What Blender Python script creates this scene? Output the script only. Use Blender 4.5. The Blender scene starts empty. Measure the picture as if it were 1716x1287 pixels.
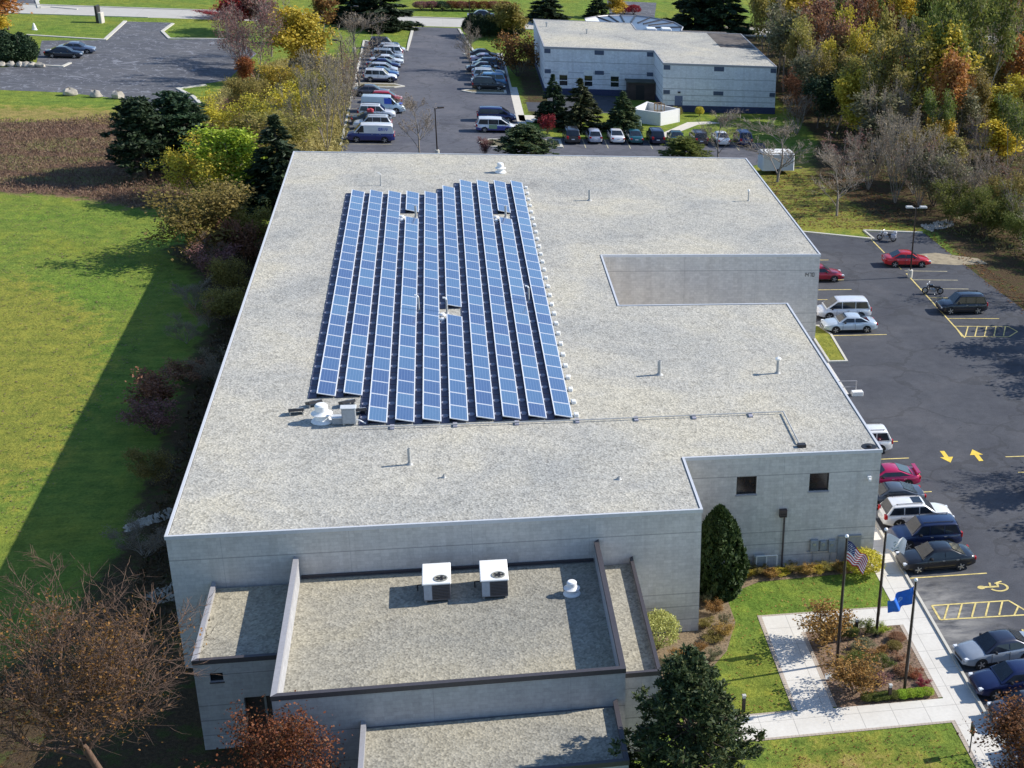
import bpy, math, random
import numpy as np
from mathutils import Vector, Matrix

# ------------------------------------------------------------------ camera, sky, sun
S = bpy.context.scene
COL = S.collection
YAW, PIT, ROL = 0.30538257, 0.45389231, 0.08768152
CAM = np.array([-12.0995720, -68.3223213, 42.8743327])
FPX, PPX, PPY, IW, IH = 2424.92044, 604.0187, 186.15413, 1716.0, 1287.0
def cam_axes():
    cy, sy, cp, sp = math.cos(YAW), math.sin(YAW), math.cos(PIT), math.sin(PIT)
    f = np.array([sy*cp, cy*cp, -sp]); r = np.array([cy, -sy, 0.0]); u = np.cross(r, f)
    c, s = math.cos(ROL), math.sin(ROL)
    return c*r + s*u, c*u - s*r, f
RX, UX, FX = cam_axes()
cd = bpy.data.cameras.new('camera'); cam = bpy.data.objects.new('camera', cd); COL.objects.link(cam)
M = Matrix.Identity(4)
for i in range(3):
    M[i][0], M[i][1], M[i][2], M[i][3] = RX[i], UX[i], -FX[i], CAM[i]
cam.matrix_world = M
cd.sensor_fit = 'HORIZONTAL'; cd.sensor_width = 36.0
cd.lens = 36.0*FPX/IW
cd.shift_x = -PPX/IW; cd.shift_y = PPY/IW
cd.clip_start = 1.0; cd.clip_end = 6000.0
S.camera = cam

SUN_DIR = Vector((1.0, 0.13, 0.69)).normalized()      # towards the sun
elev = math.asin(SUN_DIR.z); rot = math.atan2(SUN_DIR.x, SUN_DIR.y)
W = bpy.data.worlds.new('World'); S.world = W; W.use_nodes = True
nt = W.node_tree; nt.nodes.clear()
sky = nt.nodes.new('ShaderNodeTexSky'); sky.sky_type = 'NISHITA'; sky.sun_disc = False
sky.sun_elevation = elev; sky.sun_rotation = rot; sky.altitude = 200; sky.air_density = 1.0; sky.dust_density = 0.3; sky.ozone_density = 4.0
bg = nt.nodes.new('ShaderNodeBackground'); bg.inputs['Strength'].default_value = 0.125
out = nt.nodes.new('ShaderNodeOutputWorld')
nt.links.new(sky.outputs[0], bg.inputs['Color']); nt.links.new(bg.outputs[0], out.inputs[0])
sl = bpy.data.lights.new('sun', 'SUN'); sl.energy = 4.3; sl.angle = math.radians(0.5); sl.color = (1.0, 0.94, 0.845)
so = bpy.data.objects.new('sun', sl); COL.objects.link(so); so.location = (60, 20, 80)
so.rotation_euler = SUN_DIR.to_track_quat('Z', 'Y').to_euler()
S.view_settings.view_transform = 'Standard'; S.view_settings.look = 'None'
S.view_settings.exposure = 0.6; S.view_settings.gamma = 1.0
S.render.engine = 'CYCLES'
S.cycles.max_bounces = 6; S.cycles.transparent_max_bounces = 4; S.cycles.diffuse_bounces = 3

# ------------------------------------------------------------------ pixel -> place helpers
def ray(px, py):
    a, b = (px - IW/2 - PPX)/FPX, -(py - IH/2 - PPY)/FPX
    return a*RX + b*UX + FX
def G(px, py, z=0.0):
    d = ray(px, py); t = (z - CAM[2])/d[2]; p = CAM + t*d
    return (float(p[0]), float(p[1]))
def onY(px, py, Y):
    d = ray(px, py); t = (Y - CAM[1])/d[1]; p = CAM + t*d
    return (float(p[0]), float(p[2]))
def px_of(P):
    d = np.asarray(P, float) - CAM; w = d @ FX
    return IW/2 + PPX + FPX*(d @ RX)/w, IH/2 + PPY - FPX*(d @ UX)/w
def dist(P): return float((np.asarray(P, float) - CAM) @ FX)
def height_at(P, ytop):
    lo, hi = 0.0, 60.0
    for _ in range(40):
        m = (lo + hi)/2
        if px_of((P[0], P[1], m))[1] > ytop: lo = m
        else: hi = m
    return lo

# ------------------------------------------------------------------ objects
def tag(o, label=None, cat=None, group=None, kind=None):
    if label: o['label'] = label
    if cat: o['category'] = cat
    if group: o['group'] = group
    if kind: o['kind'] = kind
    return o
def thing(name, label, cat, loc=(0, 0, 0), rz=0.0, group=None):
    o = bpy.data.objects.new(name, None); COL.objects.link(o); o.empty_display_size = 0.3
    o.location = loc; o.rotation_euler = (0, 0, rz)
    return tag(o, label, cat, group)
KIDS = {}
def link(name, me, parent=None, loc=None, rot=None):
    o = bpy.data.objects.new(name, me); COL.objects.link(o)
    if parent is not None:
        o.parent = parent; KIDS.setdefault(parent.name, []).append(o)
    if loc is not None: o.location = loc
    if rot is not None: o.rotation_euler = rot
    return o
def copy_tree(o, parent=None):
    c = o.copy(); COL.objects.link(c)
    if parent is not None:
        c.parent = parent; KIDS.setdefault(parent.name, []).append(c)
    for k in KIDS.get(o.name, []): copy_tree(k, c)
    return c

class MB:
    def __init__(s): s.v, s.f, s.m, s.uv = [], [], [], {}
    def add(s, vs, fs, m=0):
        b = len(s.v); s.v += [tuple(map(float, p)) for p in vs]
        for f in fs: s.f.append([b+i for i in f]); s.m.append(m)
        return b
    def box(s, x0, y0, z0, x1, y1, z1, m=0, T=None):
        vs = [(x0,y0,z0),(x1,y0,z0),(x1,y1,z0),(x0,y1,z0),(x0,y0,z1),(x1,y0,z1),(x1,y1,z1),(x0,y1,z1)]
        if T is not None: vs = [tuple(T @ Vector(p)) for p in vs]
        s.add(vs, [(3,2,1,0),(4,5,6,7),(0,1,5,4),(1,2,6,5),(2,3,7,6),(3,0,4,7)], m)
    def bevbox(s, x0, y0, z0, x1, y1, z1, b, m=0, T=None):
        r0 = [(x0+b,y0),(x1-b,y0),(x1,y0+b),(x1,y1-b),(x1-b,y1),(x0+b,y1),(x0,y1-b),(x0,y0+b)]
        ri = [(x0+b,y0+b),(x1-b,y0+b),(x1-b,y0+b),(x1-b,y1-b),(x1-b,y1-b),(x0+b,y1-b),(x0+b,y1-b),(x0+b,y0+b)]
        vs = [(x,y,z0) for x,y in r0] + [(x,y,z1-b) for x,y in r0] + [(x,y,z1) for x,y in ri]
        if T is not None: vs = [tuple(T @ Vector(p)) for p in vs]
        fs = [tuple(reversed(range(8)))]
        for k in range(8):
            j = (k+1) % 8
            fs += [(k,j,8+j,8+k), (8+k,8+j,16+j,16+k)]
        fs.append(tuple(range(16,24)))
        s.add(vs, fs, m)
    def prism(s, poly, z0, z1, m=0, top=True, bot=False, mt=None):
        n = len(poly); vs = [(x,y,z0) for x,y in poly] + [(x,y,z1) for x,y in poly]
        s.add(vs, [(i,(i+1)%n,n+(i+1)%n,n+i) for i in range(n)], m)
        if top: s.add([(x,y,z1) for x,y in poly], [tuple(range(n))], m if mt is None else mt)
        if bot: s.add([(x,y,z0) for x,y in poly], [tuple(reversed(range(n)))], m)
    def sheet(s, poly, z, m=0): s.add([(x,y,z) for x,y in poly], [tuple(range(len(poly)))], m)
    def ring(s, A, B, z0, z1, m=0):          # A outer, B inner polygon, same count
        n = len(A)
        vs = [(x,y,z0) for x,y in A]+[(x,y,z1) for x,y in A]+[(x,y,z1) for x,y in B]+[(x,y,z0) for x,y in B]
        fs = []
        for i in range(n):
            j = (i+1) % n
            fs += [(i,j,n+j,n+i),(n+i,n+j,2*n+j,2*n+i),(2*n+i,2*n+j,3*n+j,3*n+i),(3*n+i,3*n+j,j,i)]
        s.add(vs, fs, m)
    def tube(s, p0, p1, r0, r1=None, n=8, m=0, caps=True):
        r1 = r0 if r1 is None else r1
        p0, p1 = Vector(p0), Vector(p1); d = (p1-p0).normalized()
        a = d.orthogonal().normalized(); b = d.cross(a)
        vs = []
        for p, r in ((p0,r0),(p1,r1)):
            for k in range(n):
                t = 2*math.pi*k/n; vs.append(p + a*(r*math.cos(t)) + b*(r*math.sin(t)))
        fs = [(k,(k+1)%n,n+(k+1)%n,n+k) for k in range(n)]
        if caps: fs += [tuple(reversed(range(n))), tuple(range(n,2*n))]
        s.add(vs, fs, m)
    def path(s, pts, r, n=6, m=0):
        for a, b in zip(pts, pts[1:]): s.tube(a, b, r, r, n, m)
    def lathe(s, prof, c=(0,0,0), n=16, m=0, axis='z'):
        vs = []
        for r, z in prof:
            for k in range(n):
                t = 2*math.pi*k/n; p = (r*math.cos(t), r*math.sin(t), z)
                if axis == 'y': p = (p[0], p[2], p[1])
                if axis == 'x': p = (p[2], p[0], p[1])
                vs.append((c[0]+p[0], c[1]+p[1], c[2]+p[2]))
        fs = []
        for i in range(len(prof)-1):
            for k in range(n):
                j = (k+1) % n; fs.append((i*n+k, i*n+j, (i+1)*n+j, (i+1)*n+k))
        fs += [tuple(reversed(range(n))), tuple((len(prof)-1)*n+k for k in range(n))]
        s.add(vs, fs, m)
    def mesh(s, name, mats, smooth=None):
        me = bpy.data.meshes.new(name); me.from_pydata(s.v, [], s.f)
        for m in (mats if isinstance(mats, (list, tuple)) else [mats]): me.materials.append(m)
        me.polygons.foreach_set('material_index', s.m)
        if smooth is not None:
            me.polygons.foreach_set('use_smooth', [True]*len(s.f)); me.set_sharp_from_angle(angle=math.radians(smooth))
        me.update(); return me
    def obj(s, name, mats, parent=None, smooth=None, loc=None, rot=None):
        return link(name, s.mesh(name, mats, smooth), parent, loc, rot)
def offset(poly, d):
    n = len(poly); out = []
    A = sum(poly[i][0]*poly[(i+1)%n][1]-poly[(i+1)%n][0]*poly[i][1] for i in range(n))
    sg = 1 if A > 0 else -1
    for i in range(n):
        p, q, r = Vector(poly[i-1]), Vector(poly[i]), Vector(poly[(i+1)%n])
        a, b = (q-p).normalized(), (r-q).normalized()
        na, nb = Vector((a.y,-a.x))*sg, Vector((b.y,-b.x))*sg
        k = (na+nb); k = k/max(1e-6, k.dot(na)); o = q + k*d; out.append((o.x, o.y))
    return out

# ------------------------------------------------------------------ materials
def nodes(name):
    m = bpy.data.materials.new(name); m.use_nodes = True
    t = m.node_tree; return m, t, t.nodes['Principled BSDF']
def N(t, typ, **k):
    n = t.nodes.new(typ)
    for a, v in k.items(): setattr(n, a, v)
    return n
def coords(t, kind='Object', scale=None):
    tc = N(t, 'ShaderNodeTexCoord'); o = tc.outputs[kind]
    if scale is not None:
        mp = N(t, 'ShaderNodeMapping'); mp.inputs['Scale'].default_value = scale if isinstance(scale, tuple) else (scale,)*3
        t.links.new(o, mp.inputs[0]); o = mp.outputs[0]
    return o
def noise(t, vec, scale, detail=4, rough=.6, dist=0):
    n = N(t, 'ShaderNodeTexNoise'); t.links.new(vec, n.inputs['Vector'])
    n.inputs['Scale'].default_value = scale; n.inputs['Detail'].default_value = detail
    n.inputs['Roughness'].default_value = rough; n.inputs['Distortion'].default_value = dist
    return n.outputs['Fac']
def ramp(t, fac, stops):
    r = N(t, 'ShaderNodeValToRGB'); e = r.color_ramp.elements
    while len(e) < len(stops): e.new(.5)
    for i, (p, c) in enumerate(stops):
        e[i].position = p; e[i].color = (*c, 1) if len(c) == 3 else c
    t.links.new(fac, r.inputs[0]); return r.outputs[0]
def mix(t, fac, a, b, blend='MIX'):
    n = N(t, 'ShaderNodeMix', data_type='RGBA', blend_type=blend)
    for sock, v in ((n.inputs[0], fac), (n.inputs[6], a), (n.inputs[7], b)):
        if isinstance(v, (int, float)): sock.default_value = v
        elif isinstance(v, tuple): sock.default_value = (*v, 1)
        else: t.links.new(v, sock)
    return n.outputs[2]
def math_(t, op, a, b=None, c=None):
    n = N(t, 'ShaderNodeMath', operation=op)
    for i, v in enumerate((a, b, c)):
        if v is None: continue
        if isinstance(v, (int, float)): n.inputs[i].default_value = v
        else: t.links.new(v, n.inputs[i])
    return n.outputs[0]
def bump(t, bs, h, strength=.3, d=.05):
    b = N(t, 'ShaderNodeBump'); b.inputs['Strength'].default_value = strength; b.inputs['Distance'].default_value = d
    t.links.new(h, b.inputs['Height']); t.links.new(b.outputs[0], bs.inputs['Normal'])
def simple(name, c, rough=.6, metal=0, var=.12, scale=6, spec=.4, coat=0):
    m, t, b = nodes(name)
    v = coords(t); f = noise(t, v, scale)
    lo = tuple(x*(1-var) for x in c); hi = tuple(min(1, x*(1+var)) for x in c)
    t.links.new(ramp(t, f, [(.3, lo), (.7, hi)]), b.inputs['Base Color'])
    b.inputs['Roughness'].default_value = rough; b.inputs['Metallic'].default_value = metal
    b.inputs['Specular IOR Level'].default_value = spec; b.inputs['Coat Weight'].default_value = coat
    return m

def mat_gravel(name, base):
    m, t, b = nodes(name); v = coords(t)
    big = noise(t, v, .11, 4, .6, .4); mid = noise(t, v, 1.3, 4, .7, .6)
    fine = N(t, 'ShaderNodeTexVoronoi'); t.links.new(v, fine.inputs['Vector']); fine.inputs['Scale'].default_value = 8.5
    c0 = ramp(t, mid, [(.32, tuple(x*.72 for x in base)), (.5, base), (.7, tuple(min(1, x*1.18) for x in base))])
    c1 = mix(t, .55, c0, ramp(t, fine.outputs['Color'], [(.1, tuple(x*.45 for x in base)), (.5, base), (.95, tuple(min(1, x*1.5) for x in base))]))
    tint = ramp(t, big, [(.34, (.80, .825, .87)), (.5, (.98, .98, .98)), (.64, (1.09, 1.06, .985))])
    wet = noise(t, v, .33, 5, .7, 1.2)
    tint = mix(t, 1.0, tint, ramp(t, wet, [(.30, (.80, .80, .81)), (.42, (1, 1, 1)), (.75, (1.04, 1.03, 1.0))]), 'MULTIPLY')
    t.links.new(mix(t, 1.0, c1, tint, 'MULTIPLY'), b.inputs['Base Color'])
    b.inputs['Roughness'].default_value = .95; b.inputs['Specular IOR Level'].default_value = .15
    h = math_(t, 'ADD', math_(t, 'MULTIPLY', fine.outputs['Distance'], .5), mid)
    bump(t, b, h, .6, .07)
    return m
def mat_wall(name, base, zj, xper=5.95, xoff=0.0, jw=.026, dark=.42):
    m, t, b = nodes(name); v = coords(t)
    sx = N(t, 'ShaderNodeSeparateXYZ'); t.links.new(v, sx.inputs[0])
    f = noise(t, v, 4.5, 6, .75); g = noise(t, v, .35, 3, .55)
    c = ramp(t, f, [(.3, tuple(x*.86 for x in base)), (.7, tuple(min(1, x*1.1) for x in base))])
    c = mix(t, 1.0, c, ramp(t, g, [(.3, (.93, .93, .94)), (.7, (1.05, 1.04, 1.02))]), 'MULTIPLY')
    # faint vertical streaks of rain wash
    mp = N(t, 'ShaderNodeMapping'); mp.inputs['Scale'].default_value = (2.2, 2.2, .12); t.links.new(v, mp.inputs[0])
    c = mix(t, 1.0, c, ramp(t, noise(t, mp.outputs[0], 1.0, 3), [(.36, (.925, .92, .915)), (.55, (1, 1, 1))]), 'MULTIPLY')
    line = None
    for z in zj:
        d = math_(t, 'LESS_THAN', math_(t, 'ABSOLUTE', math_(t, 'SUBTRACT', sx.outputs[2], z)), jw)
        line = d if line is None else math_(t, 'MAXIMUM', line, d)
    if xper:
        fr = math_(t, 'PINGPONG', math_(t, 'ADD', sx.outputs[0], xoff), xper/2)
        line = math_(t, 'MAXIMUM', line, math_(t, 'MULTIPLY', math_(t, 'LESS_THAN', fr, .015), .6))
    crs = math_(t, 'LESS_THAN', math_(t, 'PINGPONG', sx.outputs[2], .1), .014)
    vjt = math_(t, 'LESS_THAN', math_(t, 'PINGPONG', math_(t, 'ADD', math_(t, 'ADD', sx.outputs[0], sx.outputs[1]), math_(t, 'MULTIPLY', math_(t, 'FLOOR', math_(t, 'DIVIDE', sx.outputs[2], .2)), .2)), .2), .012)
    line = math_(t, 'MAXIMUM', line, math_(t, 'MULTIPLY', math_(t, 'MAXIMUM', crs, vjt), .22))
    blk = N(t, 'ShaderNodeTexWhiteNoise', noise_dimensions='3D'); mq = N(t, 'ShaderNodeVectorMath', operation='SNAP'); t.links.new(v, mq.inputs[0]); mq.inputs[1].default_value = (.4, .4, .2); t.links.new(mq.outputs[0], blk.inputs['Vector'])
    c = mix(t, 1.0, c, ramp(t, blk.outputs['Value'], [(0, (.93, .93, .93)), (1, (1.06, 1.06, 1.06))]), 'MULTIPLY')
    fac = math_(t, 'MULTIPLY', line, dark)
    t.links.new(mix(t, fac, c, (.05, .05, .06)), b.inputs['Base Color'])
    b.inputs['Roughness'].default_value = .9; b.inputs['Specular IOR Level'].default_value = .2
    bump(t, b, f, .4, .03)
    return m
def mat_asphalt(name, base, crack=.5, warm=(1.05, 1.0, .95), cs=.22, dusty=False):
    m, t, b = nodes(name); v = coords(t)
    f = noise(t, v, 9, 5, .8); g = noise(t, v, .16, 5, .6, .5); k = noise(t, v, 1.1, 5, .65)
    c = ramp(t, f, [(.25, tuple(x*.7 for x in base)), (.75, tuple(x*1.35 for x in base))])
    c = mix(t, 1, c, ramp(t, g, [(.3, (.78, .78, .82)), (.5, (1, 1, 1)), (.72, tuple(1.25*x for x in warm))]), 'MULTIPLY')
    c = mix(t, 1, c, ramp(t, k, [(.3, (.85, .85, .85)), (.7, (1.14, 1.14, 1.13))]), 'MULTIPLY')
    c = mix(t, 1, c, ramp(t, noise(t, v, .75, 6, .7, 1.5), [(.30, (.62, .62, .63)), (.38, (1, 1, 1)), (.66, (1, 1, 1)), (.74, (1.22, 1.21, 1.19))]), 'MULTIPLY')
    if crack:
        wn = N(t, 'ShaderNodeTexNoise'); t.links.new(v, wn.inputs[0]); wn.inputs['Scale'].default_value = .35; wn.inputs['Detail'].default_value = 4
        va = N(t, 'ShaderNodeVectorMath', operation='MULTIPLY_ADD'); t.links.new(wn.outputs['Color'], va.inputs[0]); va.inputs[1].default_value = (6, 6, 0); t.links.new(v, va.inputs[2])
        vo = N(t, 'ShaderNodeTexVoronoi', feature='DISTANCE_TO_EDGE'); t.links.new(va.outputs[0], vo.inputs['Vector']); vo.inputs['Scale'].default_value = cs
        cr = math_(t, 'LESS_THAN', vo.outputs['Distance'], .022)
        cr = math_(t, 'MULTIPLY', cr, math_(t, 'GREATER_THAN', k, .42))
        c = mix(t, math_(t, 'MULTIPLY', cr, crack), c, tuple(min(1, x*3.0) for x in base) if crack > .4 else (.02, .02, .02))
    if dusty:      # pale worn, salt-dusted patch by the accessible stalls
        sx = N(t, 'ShaderNodeSeparateXYZ'); t.links.new(v, sx.inputs[0])
        def soft(o, c0, h): return math_(t, 'SUBTRACT', 1.0, math_(t, 'DIVIDE', math_(t, 'ABSOLUTE', math_(t, 'SUBTRACT', o, c0)), h))
        mk = math_(t, 'MULTIPLY', math_(t, 'MAXIMUM', soft(sx.outputs[0], 14.2, 4.0), 0), math_(t, 'MAXIMUM', soft(sx.outputs[1], -.2, 6.5), 0))
        mp2 = N(t, 'ShaderNodeMapping'); mp2.inputs['Scale'].default_value = (.35, .9, 1); mp2.inputs['Rotation'].default_value = (0, 0, .6); t.links.new(v, mp2.inputs[0])
        mk = math_(t, 'MULTIPLY', mk, ramp(t, noise(t, mp2.outputs[0], 1.6, 5, .65), [(.35, (.1,.1,.1)), (.62, (1,1,1))]))
        c = mix(t, math_(t, 'MINIMUM', math_(t, 'MULTIPLY', mk, 1.25), .85), c, (.30, .29, .27))
    t.links.new(c, b.inputs['Base Color']); b.inputs['Roughness'].default_value = .88; b.inputs['Specular IOR Level'].default_value = .3
    bump(t, b, f, .25, .02)
    return m
def mat_concrete(name, base, joint=1.5, joff=(0, 0)):
    m, t, b = nodes(name); v = coords(t)
    f = noise(t, v, 5, 6, .7); g = noise(t, v, .5, 4)
    c = ramp(t, f, [(.3, tuple(x*.92 for x in base)), (.7, tuple(min(1, x*1.05) for x in base))])
    c = mix(t, 1, c, ramp(t, g, [(.3, (.92, .91, .89)), (.7, (1.04, 1.04, 1.03))]), 'MULTIPLY')
    if joint:
        sx = N(t, 'ShaderNodeSeparateXYZ'); t.links.new(v, sx.inputs[0])
        l = None
        for ax, o in ((0, joff[0]), (1, joff[1])):
            d = math_(t, 'LESS_THAN', math_(t, 'PINGPONG', math_(t, 'ADD', sx.outputs[ax], o), joint/2), .018)
            l = d if l is None else math_(t, 'MAXIMUM', l, d)
        c = mix(t, math_(t, 'MULTIPLY', l, .5), c, (.16, .15, .14))
    t.links.new(c, b.inputs['Base Color']); b.inputs['Roughness'].default_value = .85
    bump(t, b, f, .15, .01)
    return m
def mat_leaf(name, cols, trans=.3, rough=.6):
    m, t, b = nodes(name)
    gi = N(t, 'ShaderNodeNewGeometry'); oi = N(t, 'ShaderNodeObjectInfo')
    v = coords(t); f = noise(t, v, .55, 3)
    r = math_(t, 'MULTIPLY_ADD', gi.outputs['Random Per Island'], .62, math_(t, 'MULTIPLY', f, .38))
    c = ramp(t, r, [(i/(len(cols)-1)*.9+.05, k) for i, k in enumerate(cols)])
    hs = N(t, 'ShaderNodeHueSaturation'); t.links.new(c, hs.inputs['Color'])
    t.links.new(math_(t, 'MULTIPLY_ADD', oi.outputs['Random'], .03, .485), hs.inputs['Hue'])
    t.links.new(math_(t, 'MULTIPLY_ADD', oi.outputs['Random'], .35, .82), hs.inputs['Value'])
    t.links.new(hs.outputs[0], b.inputs['Base Color']); b.inputs['Roughness'].default_value = rough; b.inputs['Specular IOR Level'].default_value = .25
    tr = N(t, 'ShaderNodeBsdfTranslucent'); t.links.new(hs.outputs[0], tr.inputs['Color'])
    mx = N(t, 'ShaderNodeMixShader'); mx.inputs[0].default_value = trans
    t.links.new(b.outputs[0], mx.inputs[1]); t.links.new(tr.outputs[0], mx.inputs[2])
    t.links.new(mx.outputs[0], t.nodes['Material Output'].inputs[0])
    return m
def mat_bark(name, base):
    m, t, b = nodes(name); v = coords(t, 'Object', (3, 3, .6))
    f = noise(t, v, 2, 5, .7)
    t.links.new(ramp(t, f, [(.3, tuple(x*.6 for x in base)), (.7, tuple(x*1.3 for x in base))]), b.inputs['Base Color'])
    b.inputs['Roughness'].default_value = .9; b.inputs['Specular IOR Level'].default_value = .15
    return m
def mat_paint(name, c, metal=.25, rough=.32):
    m, t, b = nodes(name); v = coords(t); f = noise(t, v, 2.5, 4)
    t.links.new(ramp(t, f, [(.3, tuple(x*.93 for x in c)), (.7, tuple(min(1, x*1.05) for x in c))]), b.inputs['Base Color'])
    b.inputs['Metallic'].default_value = metal; b.inputs['Roughness'].default_value = rough
    b.inputs['Coat Weight'].default_value = .8; b.inputs['Coat Roughness'].default_value = .08
    return m
def mat_glass_dark(name, c=(.012, .016, .02), rough=.06):
    m, t, b = nodes(name); v = coords(t); f = noise(t, v, 1.5, 3)
    t.links.new(ramp(t, f, [(.3, tuple(x*.7 for x in c)), (.7, tuple(x*1.6 for x in c))]), b.inputs['Base Color'])
    b.inputs['Roughness'].default_value = rough; b.inputs['Specular IOR Level'].default_value = .6
    return m

GRAVEL = mat_gravel('roof_gravel', (.425, .408, .360))
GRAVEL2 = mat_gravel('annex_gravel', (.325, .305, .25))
WALL = mat_wall('split_face_wall', (.60, .575, .54), (6.22, 2.45, 1.63, .8))
COPING = simple('white_metal_coping', (.58, .59, .61), .45, .1, .05)
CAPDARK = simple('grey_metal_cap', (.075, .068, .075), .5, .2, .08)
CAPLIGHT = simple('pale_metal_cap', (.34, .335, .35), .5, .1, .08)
ASPH = mat_asphalt('lot_asphalt', (.063, .067, .079), .30, cs=.13, dusty=True)
ASPH_OLD = mat_asphalt('worn_asphalt', (.095, .098, .110), .55, cs=.42)
ASPH_MID = mat_asphalt('middle_asphalt', (.098, .101, .118), .30, cs=.2)
ROADC = mat_concrete('road_concrete', (.47, .45, .41), 6.0)
WALK = mat_concrete('walk_concrete', (.64, .615, .565), 1.75, (.1, .4))
KERBM = mat_concrete('kerb_concrete', (.55, .53, .47), 0)
BORDER = mat_concrete('paver_border', (.46, .39, .32), .2)
YELLOW = simple('yellow_road_paint', (.62, .50, .19), .8, 0, .35, 2.5)
ARROWY = simple('bright_yellow_paint', (.72, .52, .07), .7, 0, .15, 3)
FADED = simple('faded_yellow_paint', (.46, .42, .28), .8, 0, .4, 2)
WHITEP = simple('white_paint', (.78, .78, .76), .5, 0, .05)
BLACK = simple('black_plastic', (.015, .015, .018), .5)
DARKM = simple('dark_metal', (.05, .048, .05), .45, .5)
STEEL = simple('galvanised_steel', (.45, .46, .47), .4, .7, .1)
GREYM = simple('grey_box_paint', (.30, .32, .34), .5, .1)
GLASS = mat_glass_dark('dark_glass')
RUBBER = simple('tyre_rubber', (.02, .02, .021), .8)
RIM = simple('alloy_rim', (.52, .53, .55), .3, .8, .1)
LAMPW = simple('headlamp_lens', (.75, .77, .8), .1, .1, .05)
LAMPR = simple('tail_lamp_lens', (.45, .02, .02), .15, 0, .1)
MULCH = simple('bark_mulch', (.19, .125, .085), .95, 0, .65, 7)
# ------------------------------------------------------------------ the ground: one sheet with zones
def inside(X, Y, poly):
    r = np.zeros(X.shape, bool); n = len(poly)
    for i in range(n):
        x0, y0 = poly[i]; x1, y1 = poly[(i+1) % n]
        if y0 == y1: continue
        c = ((y0 > Y) != (y1 > Y)) & (X < (x1-x0)*(Y-y0)/(y1-y0) + x0); r ^= c
    return r
def blur(a, k):
    for _ in range(2):
        for ax in (0, 1):
            p = np.concatenate([np.repeat(np.take(a, [0], ax), k, ax), a, np.repeat(np.take(a, [-1], ax), k, ax)], ax)
            cs = np.cumsum(p, ax); z = np.zeros_like(np.take(cs, [0], ax)); cs = np.concatenate([z, cs], ax)
            n = a.shape[ax]; w = 2*k+1
            a = (np.take(cs, range(w, w+n), ax) - np.take(cs, range(0, n), ax))/w
    return a
PX = lambda *pts: [G(*p) for p in pts]
MEADOW = PX((-60,203),(60,205),(215,196),(300,250),(330,345),(240,352),(120,328),(0,322),(-60,322))
TAN = PX((-60,176),(120,178),(222,184),(240,205),(200,212),(60,205),(-60,205)) 
OLIVE = PX((395,128),(470,100),(560,95),(590,110),(585,250),(480,300),(360,330),(290,300),(320,200))
SHADE_DARK = [(-38,72),(-33.5,64),(-31.5,50),(-31,16),(-33,4),(-39,-6),(-38,-28),(-15,-28),(-15,-10),(-19,0),(-25,2),(-25,80)]  # ground coloured dark to deepen the main building's shade
WOODS = [(37,58),(39,79),(34,83),(31.5,100),(33,112),(35,118),(36,170),(40,215),(120,235),(130,40),(44,36),(40,50)]
DRY = [(1,-11),(11,-11),(11,-30),(1,-30)]
DRYB = [(18,78),(39,78),(36,112),(27,108),(20,100)]
DRYL = PX((-80,430),(60,470),(180,560),(150,650),(60,800),(-10,905),(-90,905))
xs = np.concatenate([[-4000,-1500,-600,-300,-180], np.arange(-120, 140.1, 1.0), [180,300,600,1500,4000]])
ys = np.concatenate([[-900,-300,-100], np.arange(-42, 260.1, 1.0), [300,420,700,1500,5000]])
XX, YY = np.meshgrid(xs, ys)
rngG = np.random.default_rng(4)
wz = []
for polys, k in (((MEADOW,), 2), ((OLIVE,), 2), ((SHADE_DARK, WOODS, [(-1.9,126),(.5,131),(1.6,146),(1.6,172),(-1.9,172)]), 1), ((DRY, DRYL, TAN, DRYB), 3)):  # third zone also paints ground darker in the far building's west shadow
    a = np.zeros(XX.shape)
    for p in polys: a = np.maximum(a, inside(XX, YY, p).astype(float))
    if len(wz) == 1:      # straw in the dry south lawn and the rough strip above the meadow
        for p, s_ in ((DRY, .50), (TAN, .62), (DRYB, .42)): a = np.maximum(a, s_*inside(XX, YY, p))
    if len(wz) == 2: a = np.maximum(a, .36*inside(XX, YY, DRYB))
    wz.append(blur(a, k))
ZZ = np.zeros(XX.shape)
gv = np.stack([XX.ravel(), YY.ravel(), ZZ.ravel()], 1)
ny, nx = XX.shape
ii = (np.arange(ny-1)[:, None]*nx + np.arange(nx-1)[None]).ravel()
gf = np.stack([ii, ii+1, ii+nx+1, ii+nx], 1)
me = bpy.data.meshes.new('ground'); me.from_pydata(gv.tolist(), [], gf.tolist())
at = me.color_attributes.new('zone', 'FLOAT_COLOR', 'POINT')
at.data.foreach_set('color', np.stack([w.ravel() for w in wz], 1).astype(np.float32).ravel())
gm, t, b = nodes('ground_cover'); v = coords(t)
za = N(t, 'ShaderNodeAttribute', attribute_name='zone'); sp = N(t, 'ShaderNodeSeparateColor'); t.links.new(za.outputs['Color'], sp.inputs[0])
fine = noise(t, v, 5, 5, .75); mid = noise(t, v, .8, 5, .65); big = noise(t, v, .09, 4, .6, .5)
mpx = N(t, 'ShaderNodeMapping'); mpx.inputs['Scale'].default_value = (.25, 2.2, 1); mpx.inputs['Rotation'].default_value = (0, 0, .25); t.links.new(v, mpx.inputs[0])
streak = noise(t, mpx.outputs[0], 1.0, 4, .6)
lawn = ramp(t, fine, [(.25, (.088, .132, .022)), (.55, (.172, .234, .042)), (.8, (.265, .322, .080))])
lawn = mix(t, 1, lawn, ramp(t, mid, [(.3, (.62, .7, .7)), (.5, (1, 1, 1)), (.7, (1.35, 1.2, 1.1))]), 'MULTIPLY')
lawn = mix(t, 1, lawn, ramp(t, big, [(.32, (.82, .98, .85)), (.5, (1, 1, 1)), (.68, (1.25, 1.06, .95))]), 'MULTIPLY')
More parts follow.
